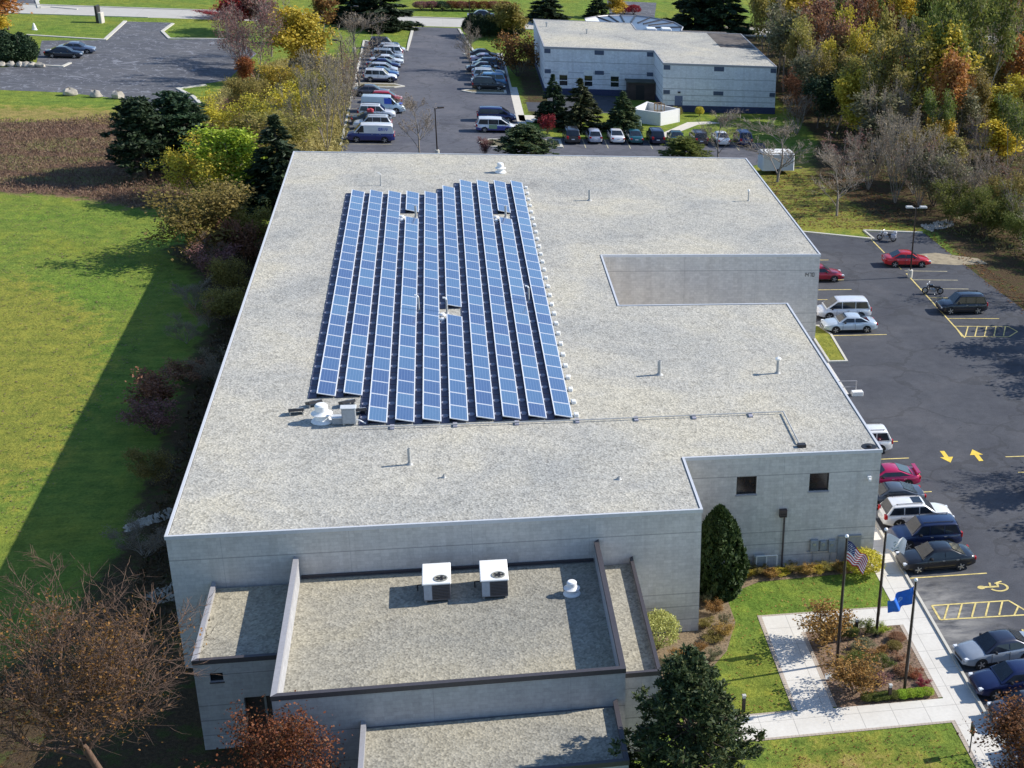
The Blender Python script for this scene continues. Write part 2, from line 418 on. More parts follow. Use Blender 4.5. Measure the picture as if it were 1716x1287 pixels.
mot = noise(t, v, .38, 6, .72, .8)
lawn = mix(t, 1, lawn, ramp(t, mot, [(.34, (.86, .9, .88)), (.5, (1, 1, 1)), (.64, (1.18, 1.09, 1.03))]), 'MULTIPLY')
lawn = mix(t, 1, lawn, ramp(t, streak, [(.35, (.88, .9, .9)), (.65, (1.1, 1.08, 1.05))]), 'MULTIPLY')
dry = ramp(t, fine, [(.2, (.14, .145, .024)), (.5, (.255, .245, .045)), (.8, (.38, .335, .08))])
dry = mix(t, 1, dry, ramp(t, mid, [(.35, (.7, .75, .75)), (.65, (1.25, 1.15, 1.1))]), 'MULTIPLY')
mead = ramp(t, fine, [(.2, (.085, .05, .036)), (.45, (.165, .098, .072)), (.62, (.225, .145, .10)), (.85, (.30, .235, .14))])
mpm = N(t, 'ShaderNodeMapping'); mpm.inputs['Scale'].default_value = (.05, .16, 1); t.links.new(v, mpm.inputs[0])
mead = mix(t, ramp(t, noise(t, mpm.outputs[0], 1.0, 5, .65, .6), [(.47, (0, 0, 0)), (.58, (.9, .9, .9))]), mead, (.19, .19, .07))
mead = mix(t, 1, mead, ramp(t, mid, [(.3, (.6, .58, .6)), (.5, (1, 1, 1)), (.7, (1.25, 1.3, 1.1))]), 'MULTIPLY')
oliv = ramp(t, fine, [(.2, (.13, .11, .035)), (.5, (.28, .225, .08)), (.8, (.42, .34, .14))])
oliv = mix(t, 1, oliv, ramp(t, mid, [(.3, (.6, .65, .6)), (.7, (1.25, 1.2, 1.1))]), 'MULTIPLY')
litt_shade = ramp(t, fine, [(.2, (.03, .022, .014)), (.5, (.075, .052, .03)), (.72, (.13, .085, .045)), (.9, (.22, .16, .08))])  # leaf litter in the wood, painted shade beside the buildings
litt_shade = mix(t, ramp(t, mid, [(.5, (0, 0, 0)), (.62, (.75, .75, .75))]), litt_shade, (.065, .085, .022))
def zmask(s):      # ragged border between the covers
    d = math_(t, 'ADD', s, math_(t, 'MULTIPLY', math_(t, 'SUBTRACT', mid, .5), 1.3))
    d = math_(t, 'ADD', d, math_(t, 'MULTIPLY', math_(t, 'SUBTRACT', fine, .5), .5))
    return ramp(t, math_(t, 'MULTIPLY', d, math_(t, 'GREATER_THAN', s, .01)), [(.35, (0, 0, 0)), (.6, (1, 1, 1))])
c = mix(t, math_(t, 'MULTIPLY', zmask(za.outputs['Alpha']), .62), lawn, dry)
c = mix(t, zmask(sp.outputs[0]), c, mead); c = mix(t, zmask(sp.outputs[1]), c, oliv); c = mix(t, zmask(sp.outputs[2]), c, litt_shade)
t.links.new(c, b.inputs['Base Color']); b.inputs['Roughness'].default_value = 1; b.inputs['Specular IOR Level'].default_value = .1
bump(t, b, math_(t, 'ADD', fine, math_(t, 'MULTIPLY', mid, 2)), .9, .12)
me.materials.append(gm); tag(link('ground', me), kind='structure')

# ------------------------------------------------------------------ asphalt, walks, kerbs
def sheet(name, polys, z, m):
    mb = MB()
    for p in polys: mb.sheet(p, z)
    o = mb.obj(name, m); tag(o, kind='structure'); return o
def thick(poly_line, w, closed=False):
    pts = [Vector(p) for p in poly_line]; L, R = [], []
    n = len(pts)
    for i, p in enumerate(pts):
        if closed: a, c = pts[i-1], pts[(i+1) % n]
        else: a, c = pts[max(0, i-1)], pts[min(n-1, i+1)]
        d1 = (p-a).normalized() if (p-a).length > 1e-6 else (c-p).normalized()
        d2 = (c-p).normalized() if (c-p).length > 1e-6 else d1
        m_ = (d1+d2); m_ = m_.normalized() if m_.length > 1e-4 else d1
        k = min(1.6, 1/max(.4, m_.dot(d1))); nrm = Vector((-m_.y, m_.x))*w/2*k
        L.append(p+nrm); R.append(p-nrm)
    return L, R
KERB = MB()
def kerb(line, w=.3, h=.13, closed=False, z0=0.0):
    L, R = thick(line, w, closed); n = len(L); rng_ = range(n if closed else n-1)
    for i in rng_:
        j = (i+1) % n
        a, b_, c_, d_ = R[i], R[j], L[j], L[i]
        KERB.prism([(a.x,a.y),(b_.x,b_.y),(c_.x,c_.y),(d_.x,d_.y)], z0, z0+h, 0)
LINE = MB(); LINEF = MB()
SK = [0]
def stripe(a, b_, w=.11, mb=None, z=.014):
    SK[0] = (SK[0]+1) % 9; z = z + SK[0]*.0012
    a, b_ = Vector(a), Vector(b_); d = (b_-a).normalized(); n_ = Vector((-d.y, d.x))*w/2
    (mb or LINE).sheet([tuple(a-n_), tuple(b_-n_), tuple(b_+n_), tuple(a+n_)], z)

# east lot (beside the main building)
sheet('parking_lot', [[(13.35,-45),(42,-45),(40,44),(38.5,58),(37,77),(30.5,77.6),(30.5,74.6),(23.5,77.2),(12,78.2),(12,46),(-1,46),(-1,32),(12,32),(12,12.5),(13.35,12.5)]], .004, ASPH)
kerb([(12,78.4),(23.5,77.4),(30.5,74.8)]); kerb([(30.4,77.9),(36.8,77.1)]); kerb([(30.4,77.9),(30.7,74.7)], .2)
for y in (4.15, 9.92, 15.55, 18.33, 21.0, 23.9): stripe((13.6, y), (18.55, y), .12)
for y in (46.1, 52.4, 55.6, 58.4, 61.3, 67.6): stripe((18.9, y), (24.0, y+.05), .12)
stripe((30.85, 45.0), (30.85, 63.2), .14); stripe((30.5, 70), (30.3, 78.0), .14); stripe((30.7,64.5),(30.6,69),.12)
for y, x1 in ((50.0,35.8),(52.9,33.5),(55.8,35.6),(58.5,35.7),(61.2,35.5),(64.0,35.3)): stripe((30.9, y), (x1, y-.25), .12, LINEF if y > 57 else LINE)
# hatched box by the dark vehicle
hb = [(30.9,47.95),(35.9,47.6),(36.3,46.3),(35,45.0),(30.7,45.3)]
for a, b_ in zip(hb, hb[1:]+hb[:1]): stripe(a, b_, .12)
for k in range(5): stripe((31.0+k*.9, 45.3), (32.1+k*.9, 47.8), .11, z=.018)
for y in (17.87, 20.5, 15.2, 12.4, 9.7): stripe((25.75, y), (31, y-.1), .12)
# hatched aisle and accessible stalls
hb = [(13.95,.84),(18.75,.78),(19.6,-.95),(13.95,-.78)]
for a, b_ in zip(hb, hb[1:]+hb[:1]): stripe(a, b_, .13)
stripe((18.5,-.88),(19.1,.05),.11,z=.018)
for k in range(5): stripe((14.2+k*.85, -.75), (14.95+k*.85, .76), .11, z=.018)
def arrow(cx, cy, sgn):
    z = .016; w = .17
    LINE.sheet([(cx-w,cy-sgn*.95),(cx+w,cy-sgn*.95),(cx+w,cy+sgn*.1),(cx-w,cy+sgn*.1)][::sgn], z)
    LINE.sheet([(cx-.5,cy+sgn*.1),(cx+.5,cy+sgn*.1),(cx,cy+sgn*1.05)][::sgn], z+.003)
LINE, LINEY = MB(), LINE
arrow(21.35, 21.0, -1); arrow(23.7, 20.95, 1)
def wheelchair(cx, cy, s=1.0):     # the figure sits facing down, head to the left
    z = .016
    def P(u, w): return (cx+u*s, cy+w*s)
    for k in range(20):
        a0, a1 = math.radians(-160+k*13), math.radians(-160+(k+1)*13)
        LINE.sheet([P(.42+.5*math.cos(a0), -.05+.42*math.sin(a0)), P(.42+.66*math.cos(a0), -.05+.56*math.sin(a0)), P(.42+.66*math.cos(a1), -.05+.56*math.sin(a1)), P(.42+.5*math.cos(a1), -.05+.42*math.sin(a1))], z)
    LINE.sheet([P(-.72+.26*math.cos(k*math.pi/6), .05+.22*math.sin(k*math.pi/6)) for k in range(12)], z)
    stripe(P(-.5,.05), P(.45,.02), .2*s, z=z+.003); stripe(P(-.1,.0), P(-.0,.55), .13*s, z=z+.006); stripe(P(.4,.02), P(.5,.55), .15*s, z=z+.006); stripe(P(.5,.5), P(.85,.62), .13*s, z=z+.009)
ARW, LINE = LINE, LINEY
wheelchair(18.3, 2.45, .95); wheelchair(18.4, -3.0, .95)
# far lots and drive behind the main building
sheet('far_drive', [[(-24.2,80),(20,80),(21,104),(27,108),(27.5,118),(2,118.5),(-3,121),(-3.4,176),(-8.0,176),(-9.6,199.6),(-17.0,199.3),(-17.6,178),(-24.2,184)]], .004, ASPH_MID)
sheet('west_lot', [PX((-120,118),(0,113),(60,110),(70,68),(180,67),(211,36),(290,38),(272,55),(285,66),(400,66),(430,90),(380,135),(345,140),(300,148),(345,180),(230,190),(222,168),(110,155),(-120,146))], .004, ASPH_OLD)
road_s = PX((-200,30),(0,27),(300,32),(700,42),(1100,62),(1400,90))
road_n = [(x+(-.0), y+9.0) for x, y in PX((-200,30),(0,27),(300,32),(700,42),(1100,62),(1400,90))]
xl, xr = -150, 130
def rd(x, k): return (x, 201.2 + (x+18)*.045 + k)
sheet('road', [[rd(-160,-1.0), rd(140,-1.0), rd(140,8.0), rd(-160,8.0)]], .009, ROADC)
sheet('side_street', [PX((-40,14),(66,14),(62,4),(70,-18),(-60,-18)), [(18,212),(26,214),(30,240),(20,240)]], .005, ASPH_OLD)
kerb([rd(-95,-1.1), rd(-58,-1.1)], .35); kerb([rd(-40,-1.1), rd(-18.5,-1.1)], .35); kerb([rd(-8,-1.1), rd(60,-1.1)], .35)
kerb([rd(-150,8.1), rd(90,8.1)], .35)
kerb(PX((45,59),(176,67),(210,36)), .5); kerb(PX((290,40),(272,53),(284,65),(390,66)), .45)
kerb(PX((0,105),(70,110),(105,112),(118,106)), .4); kerb(PX((345,184),(325,163),(298,149),(345,143)), .45)
kerb(PX((66,14),(62,2),(72,-8)), .5); kerb(PX((66,13),(85,12),(130,16)), .4)
kerb([(-16.9,198.5),(-17.4,183),(-17.6,176),(-24.3,184)], .4); kerb([(-9.4,198.5),(-7.9,181),(-7.3,176.5),(-3.0,176)], .4)
kerb([(-24.3,112.5),(-24.3,184)], .25)
kerb([(-3.2,176),(-3.1,146)], .3)
# little kerbed islands in the far lot
ISL = MB()
def island(poly, z=.12):
    ISL.prism(poly, .0, z, 0); KERB.ring(offset(poly, .16), offset(poly, -.16), 0, z+.02, 0)
island([(-24,147.4),(-19,147.4),(-17.8,148.3),(-19,149.4),(-24,149.3)])
island([(-9.8,146.2),(-8.6,147.3),(-4,147.2),(-4,145.3),(-8.6,145.2)])
island([(-9.0,174.6),(-7.8,175.5),(-4,175.4),(-4,173.6),(-7.9,173.6)])
island([(-8.6,124.5),(-7.6,125.6),(-3,125.4),(-3,123.6),(-7.6,123.4)])
island([(32.2,3),(37,3),(37,22),(32.2,22)])
island([(-8.4,115.3),(-7.2,117.0),(1.3,117.2),(1.3,113.6),(-7.2,113.2)])
tag(ISL.obj('traffic_islands', simple('island_soil', (.16, .14, .08), .95, 0, .4, 3)), kind='structure')
for i in range(13):
    if i not in (4,): stripe((-24, 113.6+2.85*i*.98+ (3 if i > 12 else 0)), (-18.6, 113.7+2.85*i*.98), .1, LINEF)
for i in range(12): stripe((-24, 150.4+2.75*i), (-18.5, 150.4+2.75*i), .1, LINEF)
for i in range(10): stripe((-9.2, 148.5+2.75*i), (-3.6, 148.5+2.75*i), .1, LINEF)
for i in range(10): stripe((1.5+2.75*i, 113.6), (1.5+2.75*i, 118.2), .1, LINEF)
# walks around the flag garden
sheet('sidewalk', [[(11.65,-45),(13.35,-45),(13.35,12.5),(12.05,12.5),(12.05,6.5),(11.65,6.5)],
                   [(.1,-10.5),(11.65,-10.5),(11.65,-8.5),(-.6,-8.5)], [(3.78,-8.5),(5.65,-8.5),(5.65,-1.0),(11.65,-1.0),(11.65,.95),(3.78,.95)]], .02, WALK)
kerb([(13.42,-45),(13.42,12.5),(12,12.5)], .16, .12)
sheet('paver_edging', [[(3.55,-8.4),(3.78,-8.4),(3.78,.95),(3.55,.95)],[(3.55,.95),(11.4,.95),(11.4,1.1),(3.55,1.1)],[(5.65,-8.4),(5.87,-8.4),(5.87,-1.0),(5.65,-1.0)],[(11.42,-8.4),(11.65,-8.4),(11.65,-1.0),(11.42,-1.0)],
                        [(.1,-10.68),(11.65,-10.68),(11.65,-10.5),(.1,-10.5)],[(11.42,-45),(11.65,-45),(11.65,-10.68),(11.42,-10.68)],[(-.5,-8.5),(3.55,-8.5),(3.55,-8.36),(-.5,-8.36)]], .024, BORDER)
sheet('mulch_bed', [[(5.87,-8.5),(11.42,-8.5),(11.42,-1.0),(5.87,-1.0)]], .012, MULCH)
sheet('planting_bed', [[(-3.6,-6.5),(-1.4,-6.0),(1.2,-2.3),(2.2,.6),(2.2,3.6),(4.4,4.9),(11.6,5.3),(11.8,6.5),(0,6.5),(0,0),(-3.6,0)]], .012, simple('dry_mulch', (.21, .155, .095), .95, 0, .5, 8))
sheet('entry_court', [[(-1.5,134.0),(11.3,134.0),(11.3,145.4),(1.5,145.4),(1.5,140),(-1.5,140)]], .006, ASPH)
sheet('far_walk', [[(-3.3,119.5),(-2.2,119.5),(-2.2,150),(-3.3,150)], [(-3.0,131.6),(6,131.5),(6,128.6),(2,127.2),(-1,127),(-3,128.2)], [(12.5,118.8),(14,118.8),(20.5,128),(24,129.3),(22.5,130.2),(19.3,129.4)]], .016, simple('pale_walk', (.60,.56,.48), .85, 0, .08, 2))
# grass island with kerb beside the loading court
GI = [(17.35,40.0),(18.7,40.0),(18.9,46.2),(18.3,48.4),(17.35,48.4)]
sheet('grass_island', [GI], .10, gm); KERB.ring(offset(GI, .18), offset(GI, -.02), 0, .14)
sheet('bounce_floor', [[(-.7,33.05),(17.2,33.05),(17.2,40),(17.2,45.1),(-.7,45.1)]], .010, WALK)  # pale floor added to bounce light onto the shaded court wall
# bare sandy patch and spilled gravel at the lot's back edge
sheet('sandy_patch', [[(32,69.0),(36,70),(40,68),(40.5,66.2),(37,65.8),(33,66.6)]], .008, simple('sand', (.30,.25,.17), .95, 0, .3, 1.5))
tag(KERB.obj('kerb', KERBM), kind='structure')
tag(LINE.obj('parking_markings', YELLOW), kind='structure'); tag(ARW.obj('arrow_markings', ARROWY), kind='structure'); tag(LINEF.obj('faded_markings', FADED), kind='structure')

# ------------------------------------------------------------------ the main building
B = thing('office_building', 'large flat gravel-roofed office building with grey block walls carrying the solar panels', 'building', (0, 0, 0))
xA, yB_, xD, yE, xE, yF, xG, yI = -26.22, 78.13, 17.30, 45.18, -.74, 33.0, 11.84, 6.54
ROOF = [(xA,0),(0,0),(0,yI),(xG,yI),(xG,yF),(xE,yF),(xE,yE),(xD,yE),(xD,yB_),(xA,yB_)]
def wallhole(mb, x0, x1, y, z0, z1, holes, m=0, d=.22):      # south-facing wall with recessed openings
    us = sorted({x0, x1, *[h[0] for h in holes], *[h[1] for h in holes]}); vs = sorted({z0, z1, *[h[2] for h in holes], *[h[3] for h in holes]})
    for a, c in zip(us, us[1:]):
        for e, f in zip(vs, vs[1:]):
            if any(h[0] <= a and c <= h[1] and h[2] <= e and f <= h[3] for h in holes): continue
            mb.add([(a,y,e),(c,y,e),(c,y,f),(a,y,f)], [(0,1,2,3)], m)
    for h in holes:
        a, c, e, f = h
        mb.add([(a,y,e),(c,y,e),(c,y,f),(a,y,f),(a,y+d,e),(c,y+d,e),(c,y+d,f),(a,y+d,f)], [(0,4,5,1),(1,5,6,2),(2,6,7,3),(3,7,4,0)], m)
W1, W2 = (3.15,4.34,5.03,6.2), (7.52,8.72,5.03,6.2)
mb = MB()
for i in range(len(ROOF)):
    a, c = ROOF[i], ROOF[(i+1) % len(ROOF)]
    if i == 2: wallhole(mb, 0, xG, yI, 0, 7.42, [W1, W2])
    else: mb.add([(*a,0),(*c,0),(*c,7.42),(*a,7.42)], [(0,1,2,3)])
mb.obj('wall', WALL, B)
mb = MB(); mb.sheet(offset(ROOF, -.12), 7.545); mb.obj('gravel_roof', GRAVEL, B)
mb = MB(); mb.ring(offset(ROOF, .05), offset(ROOF, -.09), 7.40, 7.60); mb.obj('roof_coping', COPING, B)
for a, c, e, f in (W1, W2):
    w = MB(); w.add([(a,yI+.14,e),(c,yI+.14,e),(c,yI+.14,f),(a,yI+.14,f)], [(0,1,2,3)]); wo = w.obj('window', GLASS, B)
    fr = MB()
    for q in ((a,e,a+.06,f),(c-.06,e,c,f),(a+.06,e,c-.06,e+.06),(a+.06,f-.06,c-.06,f)): fr.box(q[0], yI+.08, q[1], q[2], yI+.2, q[3])
    fr.obj('window_frame', DARKM, wo)
    sl_ = MB(); sl_.box(a-.05, yI-.06, e-.09, c+.05, yI+.2, e-.005); sl_.obj('sill', CAPLIGHT, wo)
# loading dock doors and service door hidden in the court
# annex: raised middle block with parapets and three lower roofs
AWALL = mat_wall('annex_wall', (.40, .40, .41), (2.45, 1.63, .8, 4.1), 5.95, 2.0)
def annex(poly, ztop, zroof, name, capm, capw=.22, openings=(), hide=()):
    mb = MB(); n = len(poly)
    for i in range(n):
        a, c = poly[i], poly[(i+1) % n]
        if i in hide: continue
        if openings and i == 0: wallhole(mb, a[0], c[0], a[1], 0, ztop-.22, openings, d=.5)
        else: mb.add([(*a,0),(*c,0),(*c,ztop-.1),(*a,ztop-.22)], [(0,1,2,3)])
    inn = offset(poly, -capw)
    for i in range(n):
        if i in hide: continue
        a, c = inn[i], inn[(i+1) % n]; mb.add([(*c,zroof-.05),(*a,zroof-.05),(*a,ztop-.22),(*c,ztop-.22)], [(0,1,2,3)])
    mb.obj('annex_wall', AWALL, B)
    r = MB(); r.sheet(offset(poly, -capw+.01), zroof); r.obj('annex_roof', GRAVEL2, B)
    A, I = offset(poly, .03), offset(poly, -capw-.02)
    for i in range(n):
        if i in hide: continue
        j = (i+1) % n; k = MB()
        k.add([(*A[i],ztop-.24),(*A[j],ztop-.24),(*I[j],ztop-.24),(*I[i],ztop-.24),(*A[i],ztop),(*A[j],ztop),(*I[j],ztop),(*I[i],ztop)],
              [(0,3,2,1),(4,5,6,7),(0,1,5,4),(1,2,6,5),(2,3,7,6),(3,0,4,7)])
        k.obj('parapet_cap', capm[i % len(capm)], B)
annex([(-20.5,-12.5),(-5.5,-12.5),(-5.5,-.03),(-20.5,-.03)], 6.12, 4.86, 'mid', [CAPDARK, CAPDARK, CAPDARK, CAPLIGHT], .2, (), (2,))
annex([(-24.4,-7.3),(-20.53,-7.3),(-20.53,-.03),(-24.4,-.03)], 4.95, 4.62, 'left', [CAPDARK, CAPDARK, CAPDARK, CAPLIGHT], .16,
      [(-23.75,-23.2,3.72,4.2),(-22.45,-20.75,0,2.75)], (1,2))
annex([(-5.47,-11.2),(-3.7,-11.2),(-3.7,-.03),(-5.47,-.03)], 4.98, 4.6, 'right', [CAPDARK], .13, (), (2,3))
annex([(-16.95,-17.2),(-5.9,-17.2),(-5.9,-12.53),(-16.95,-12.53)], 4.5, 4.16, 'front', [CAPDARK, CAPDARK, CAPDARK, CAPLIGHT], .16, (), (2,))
w = MB(); w.box(-23.75,-7.16,3.72,-23.2,-7.1,4.2); wo = w.obj('window', GLASS, B)
w = MB(); w.box(-23.79,-7.34,3.66,-23.16,-7.2,3.715); w.obj('sill', CAPDARK, wo)
w = MB(); w.box(-22.45,-6.9,0,-20.75,-6.85,2.75); do = w.obj('door', simple('brown_door', (.05,.04,.035), .5), B)
w = MB(); w.box(-21.65,-6.94,.02,-21.55,-6.91,2.7); w.tube((-21.45,-6.95,1.0),(-21.45,-6.95,1.25),.02); w.obj('door_handle', STEEL, do)
# base flashing where the annex roof meets the tall wall
w = MB(); w.box(-20.25,-.12,4.87,-5.75,-.034,5.02); w.obj('flashing', CAPDARK, B)
# fittings on the shaded wall
w = MB(); w.box(5.79,yI-.25,3.5,6.23,yI-.003,3.98); lv = w.obj('vent_hood', simple('brown_vent', (.07,.05,.05), .6), B)
w = MB(); w.box(5.83,yI-.262,3.54,6.19,yI-.252,3.6); w.box(5.83,yI-.262,3.7,6.19,yI-.252,3.75); w.obj('louver', BLACK, lv)
w = MB(); w.tube((6.12,yI-.09,.02),(6.12,yI-.09,3.5),.055,.055,8); w.obj('downpipe', simple('brown_pipe', (.09,.07,.07), .5), B)
w = MB(); w.box(9.55,yI-.12,.15,11.0,yI-.003,1.95); pn = w.obj('service_panel', GREYM, B)
w = MB(); w.box(10.26,yI-.128,.2,10.29,yI-.121,1.9); w.box(9.6,yI-.14,1.86,10.95,yI-.121,1.9); w.obj('panel_trim', STEEL, pn)
for x0, x1, z0, z1 in ((7.8,8.3,1.05,1.8),(8.42,8.8,1.1,1.7),(8.95,9.35,.9,1.75)):
    w = MB(); w.bevbox(x0,yI-.2,z0,x1,yI-.003,z1,.03); bx_ = w.obj('meter_box', GREYM, B)
    w = MB(); w.lathe([(.01,-.24),(.1,-.24),(.1,-.2)], ((x0+x1)/2,yI,(z0+z1)/2+.1), 12, axis='y'); w.obj('meter_dial', STEEL, bx_)
w = MB(); w.tube((7.6,yI-.08,1.0),(9.4,yI-.08,1.0),.03); w.tube((8.0,yI-.08,0),(8.0,yI-.08,1.05),.03); w.tube((9.1,yI-.08,0),(9.1,yI-.08,.9),.03); w.obj('conduit', GREYM, B)
w = MB(); w.bevbox(11.05,yI-.16,5.72,11.3,yI-.003,5.92,.03); wl = w.obj('wall_lamp', WHITEP, B)
w = MB(); w.bevbox(11.1,yI-.3,5.66,11.26,yI-.16,5.8,.02); w.obj('lamp_shade', WHITEP, wl)
# small dark street number on the court wall: digits too small to read more than their dark strokes
w = MB(); x = 15.95
SEG = {'1': 'bc', '4': 'bcfg', '7': 'abc', '0': 'abcdef', '5': 'acdfg'}
for ch in '1470':
    h_, s_, th = .34, .19, .045; y0 = yE-.02; z0 = 5.66
    sg = {'a': (x,z0+h_-th,x+s_,z0+h_), 'd': (x,z0,x+s_,z0+th), 'g': (x,z0+h_/2-th/2,x+s_,z0+h_/2+th/2), 'f': (x,z0+h_/2,x+th,z0+h_), 'e': (x,z0,x+th,z0+h_/2), 'b': (x+s_-th,z0+h_/2,x+s_,z0+h_), 'c': (x+s_-th,z0,x+s_,z0+h_/2)}
    for q in SEG[ch]: a = sg[q]; w.box(a[0],y0,a[1],a[2],yE-.003,a[3])
    x += .25
w.obj('street_number', DARKM, B)
# ------------------------------------------------------------------ second building, behind
B2W = mat_wall('white_block_wall', (.70, .715, .745), (4.6, 3.15, 2.3, 1.55), 0, 0, .05, .42)
C2 = thing('office_building', 'pale two-level office building with stepped gravel roof and dark blue base', 'building')
L0, L1, F1, F2, R1 = 1.45, 16.85, 145.6, 136.0, 32.75
H2 = 6.6
fp = [(L0,F1),(L1,F1),(L1,F2),(R1,F2),(R1,163.2),(16.5,163.2),(16.5,169.6),(L0,169.6)]
mb = MB()
hl = []
for wx in (976,1017,1024.5):
    pass
WN = [(onY(979,131,F1)[0],onY(988,131,F1)[0]),(onY(1018,131,F1)[0],onY(1028,131,F1)[0]),(onY(1024,133,F1)[0]+.2,onY(1037,133,F1)[0]+.2)]
WN = [(6.6,7.6),(9.6,10.6),(12.4,13.5)]
ax = onY(1023.5,140,F1)[0]; WN = [(ax-7.2,ax-6.1),(ax-3.7,ax-2.6),(ax,ax+1.15)]
holes = [(a,c,1.3,2.75) for a, c in WN]
for i in range(len(fp)):
    a, c = fp[i], fp[(i+1) % len(fp)]
    if i == 0: wallhole(mb, a[0], c[0], F1, .9, H2-.25, holes)
    else: mb.add([(*a,.9),(*c,.9),(*c,H2-.25),(*a,H2-.25)], [(0,1,2,3)])
mb.obj('wall', B2W, C2)
mb = MB(); mb.prism(offset(fp, .06), 0, .9, 0, True); mb.obj('base_course', simple('dark_blue_base', (.035,.045,.10), .7, 0, .2), C2)
mb = MB(); mb.sheet(offset(fp, -.1), H2-.06); mb.obj('gravel_roof', GRAVEL, C2)
mb = MB(); mb.sheet([(27.3,150.5),(32.55,150.5),(32.55,163.0),(27.3,163.0)], H2-.05); mb.obj('dark_roof_patch', simple('dark_brown_roof', (.11,.095,.085), .9, 0, .4, 1), C2)  # plain dark brown rectangle on the back right of the roof
mb = MB(); mb.ring(offset(fp, .05), offset(fp, -.12), H2-.27, H2); mb.obj('roof_coping', CAPLIGHT, C2)
for (a, c) in WN:
    w = MB(); w.add([(a,F1+.15,1.3),(c,F1+.15,1.3),(c,F1+.15,2.75),(a,F1+.15,2.75)], [(0,1,2,3)]); wo = w.obj('window', GLASS, C2)
    w = MB(); w.box(a,F1+.06,1.95,c,F1+.16,2.03); w.obj('window_bar', WHITEP, wo)
    w = MB(); w.box(a-.05,F1-.05,1.22,c+.05,F1+.1,1.295); w.obj('sill', WHITEP, wo)
    w = MB(); w.box(a-.1,F1-.05,2.85,c+.1,F1-.003,3.5); w.obj('lintel', simple('white_lintel', (.72,.72,.7), .7), C2)
def tile(x0, x1, z0, z1, y=F1, m=None):
    w = MB(); w.box(x0,y-.03,z0,x1,y-.003,z1); w.obj('accent_tile', m or TILE, C2)
TILE = simple('blue_grey_tile', (.07,.09,.14), .6)
for cx, wd in ((L0+.45,.85),(9.1,1.3),(16.3,.9)):
    tile(cx-wd/2, cx+wd/2, 5.7, 6.3); tile(cx-wd/2, cx+wd/2, 2.95, 3.5)
for cx, wd in ((L1+.5,.9),(24.6,1.4),(32.3,.8)):
    tile(cx-wd/2, cx+wd/2, 5.7, 6.3, F2); tile(cx-wd/2, cx+wd/2, 2.4, 2.95, F2)
w = MB(); w.box(18.5,F2-.02,.9,19.6,F2-.003,2.2); dd = w.obj('door', simple('blue_door', (.12,.15,.25), .5), C2)
w = MB(); w.tube((19.45,F2-.06,1.3),(19.45,F2-.06,1.5),.02); w.obj('door_handle', STEEL, dd)
w = MB(); w.box(18.9,F2-.22,2.6,19.25,F2-.003,2.8); w.obj('wall_lamp', DARKM, C2)
w = MB(); w.box(12.9,F1-2.4,0,16.75,F1-.07,2.4); en = w.obj('entry_porch', simple('brown_porch', (.06,.04,.035), .7, 0, .3, 1), C2)
w = MB(); w.box(12.7,F1-2.6,2.4,16.8,F1-.07,2.55); w.obj('porch_roof', simple('porch_roof_green', (.07,.075,.06), .9, 0, .4, 1), en)
w = MB(); w.box(14.0,F1-2.43,.1,15.2,F1-2.405,2.1); w.obj('porch_door', BLACK, en)
# curved glazed wing at the back
ZW = 6.35
arc = [G(*p, ZW) for p in ((980,32),(1000,28.5),(1020,26.7),(1040,26.2),(1065,27),(1090,30),(1110,33.5),(1130,38.5),(1144,46),(1141,52.5))]
inn_ = [(arc[-1][0]-1, 163.3), (16.75, 163.3), (16.7, 169.75), (arc[0][0], 169.75)]
gl = MB(); gl.prism(arc + inn_, 0, ZW, 0, True)
gl.obj('curved_wing', simple('blue_grey_standing_seam', (.12,.16,.23), .35, .2, .2, .3), C2)
hub = (15.4, 166.0)
for i, a in enumerate(arc[1:-1]):
    h_ = (a[0]+(hub[0]-a[0])*.55, max(163.6 if a[0] > 16.8 else 170.0, a[1]+(hub[1]-a[1])*.55))
    w = MB(); w.tube((a[0],a[1],ZW+.06),(h_[0],h_[1],ZW+.06),.13,.13,4); w.obj('roof_rib', DARKM, C2)
w = MB(); w.path([(x,y,ZW+.05) for x, y in arc], .13, 5); w.obj('wing_coping', CAPLIGHT, C2)
w = MB(); w.sheet([arc[0],arc[1],(arc[1][0],170.0),(arc[0][0],170.0)][::-1], ZW+.02); w.obj('white_roof_bay', WHITEP, C2)
w = MB(); w.box(24.2,163.4,0,32,172,5.4); w.obj('rear_block', simple('dark_roof', (.10,.09,.085), .9, 0, .3, 1), C2)
for x0, y0 in ((18.2,164.2),(20.6,164.6)):
    w = MB(); w.bevbox(x0,y0,ZW+.02,x0+1.5,y0+1.6,ZW+.35,.08); w.obj('roof_light', WHITEP, C2)
for x0, y0 in ((3,163),(8.5,158)):
    w = MB(); w.lathe([(.12,H2-.06),(.12,H2+.5),(.18,H2+.5),(.18,H2+.6)], (x0,y0,0), 8); w.obj('vent_pipe', STEEL, C2)
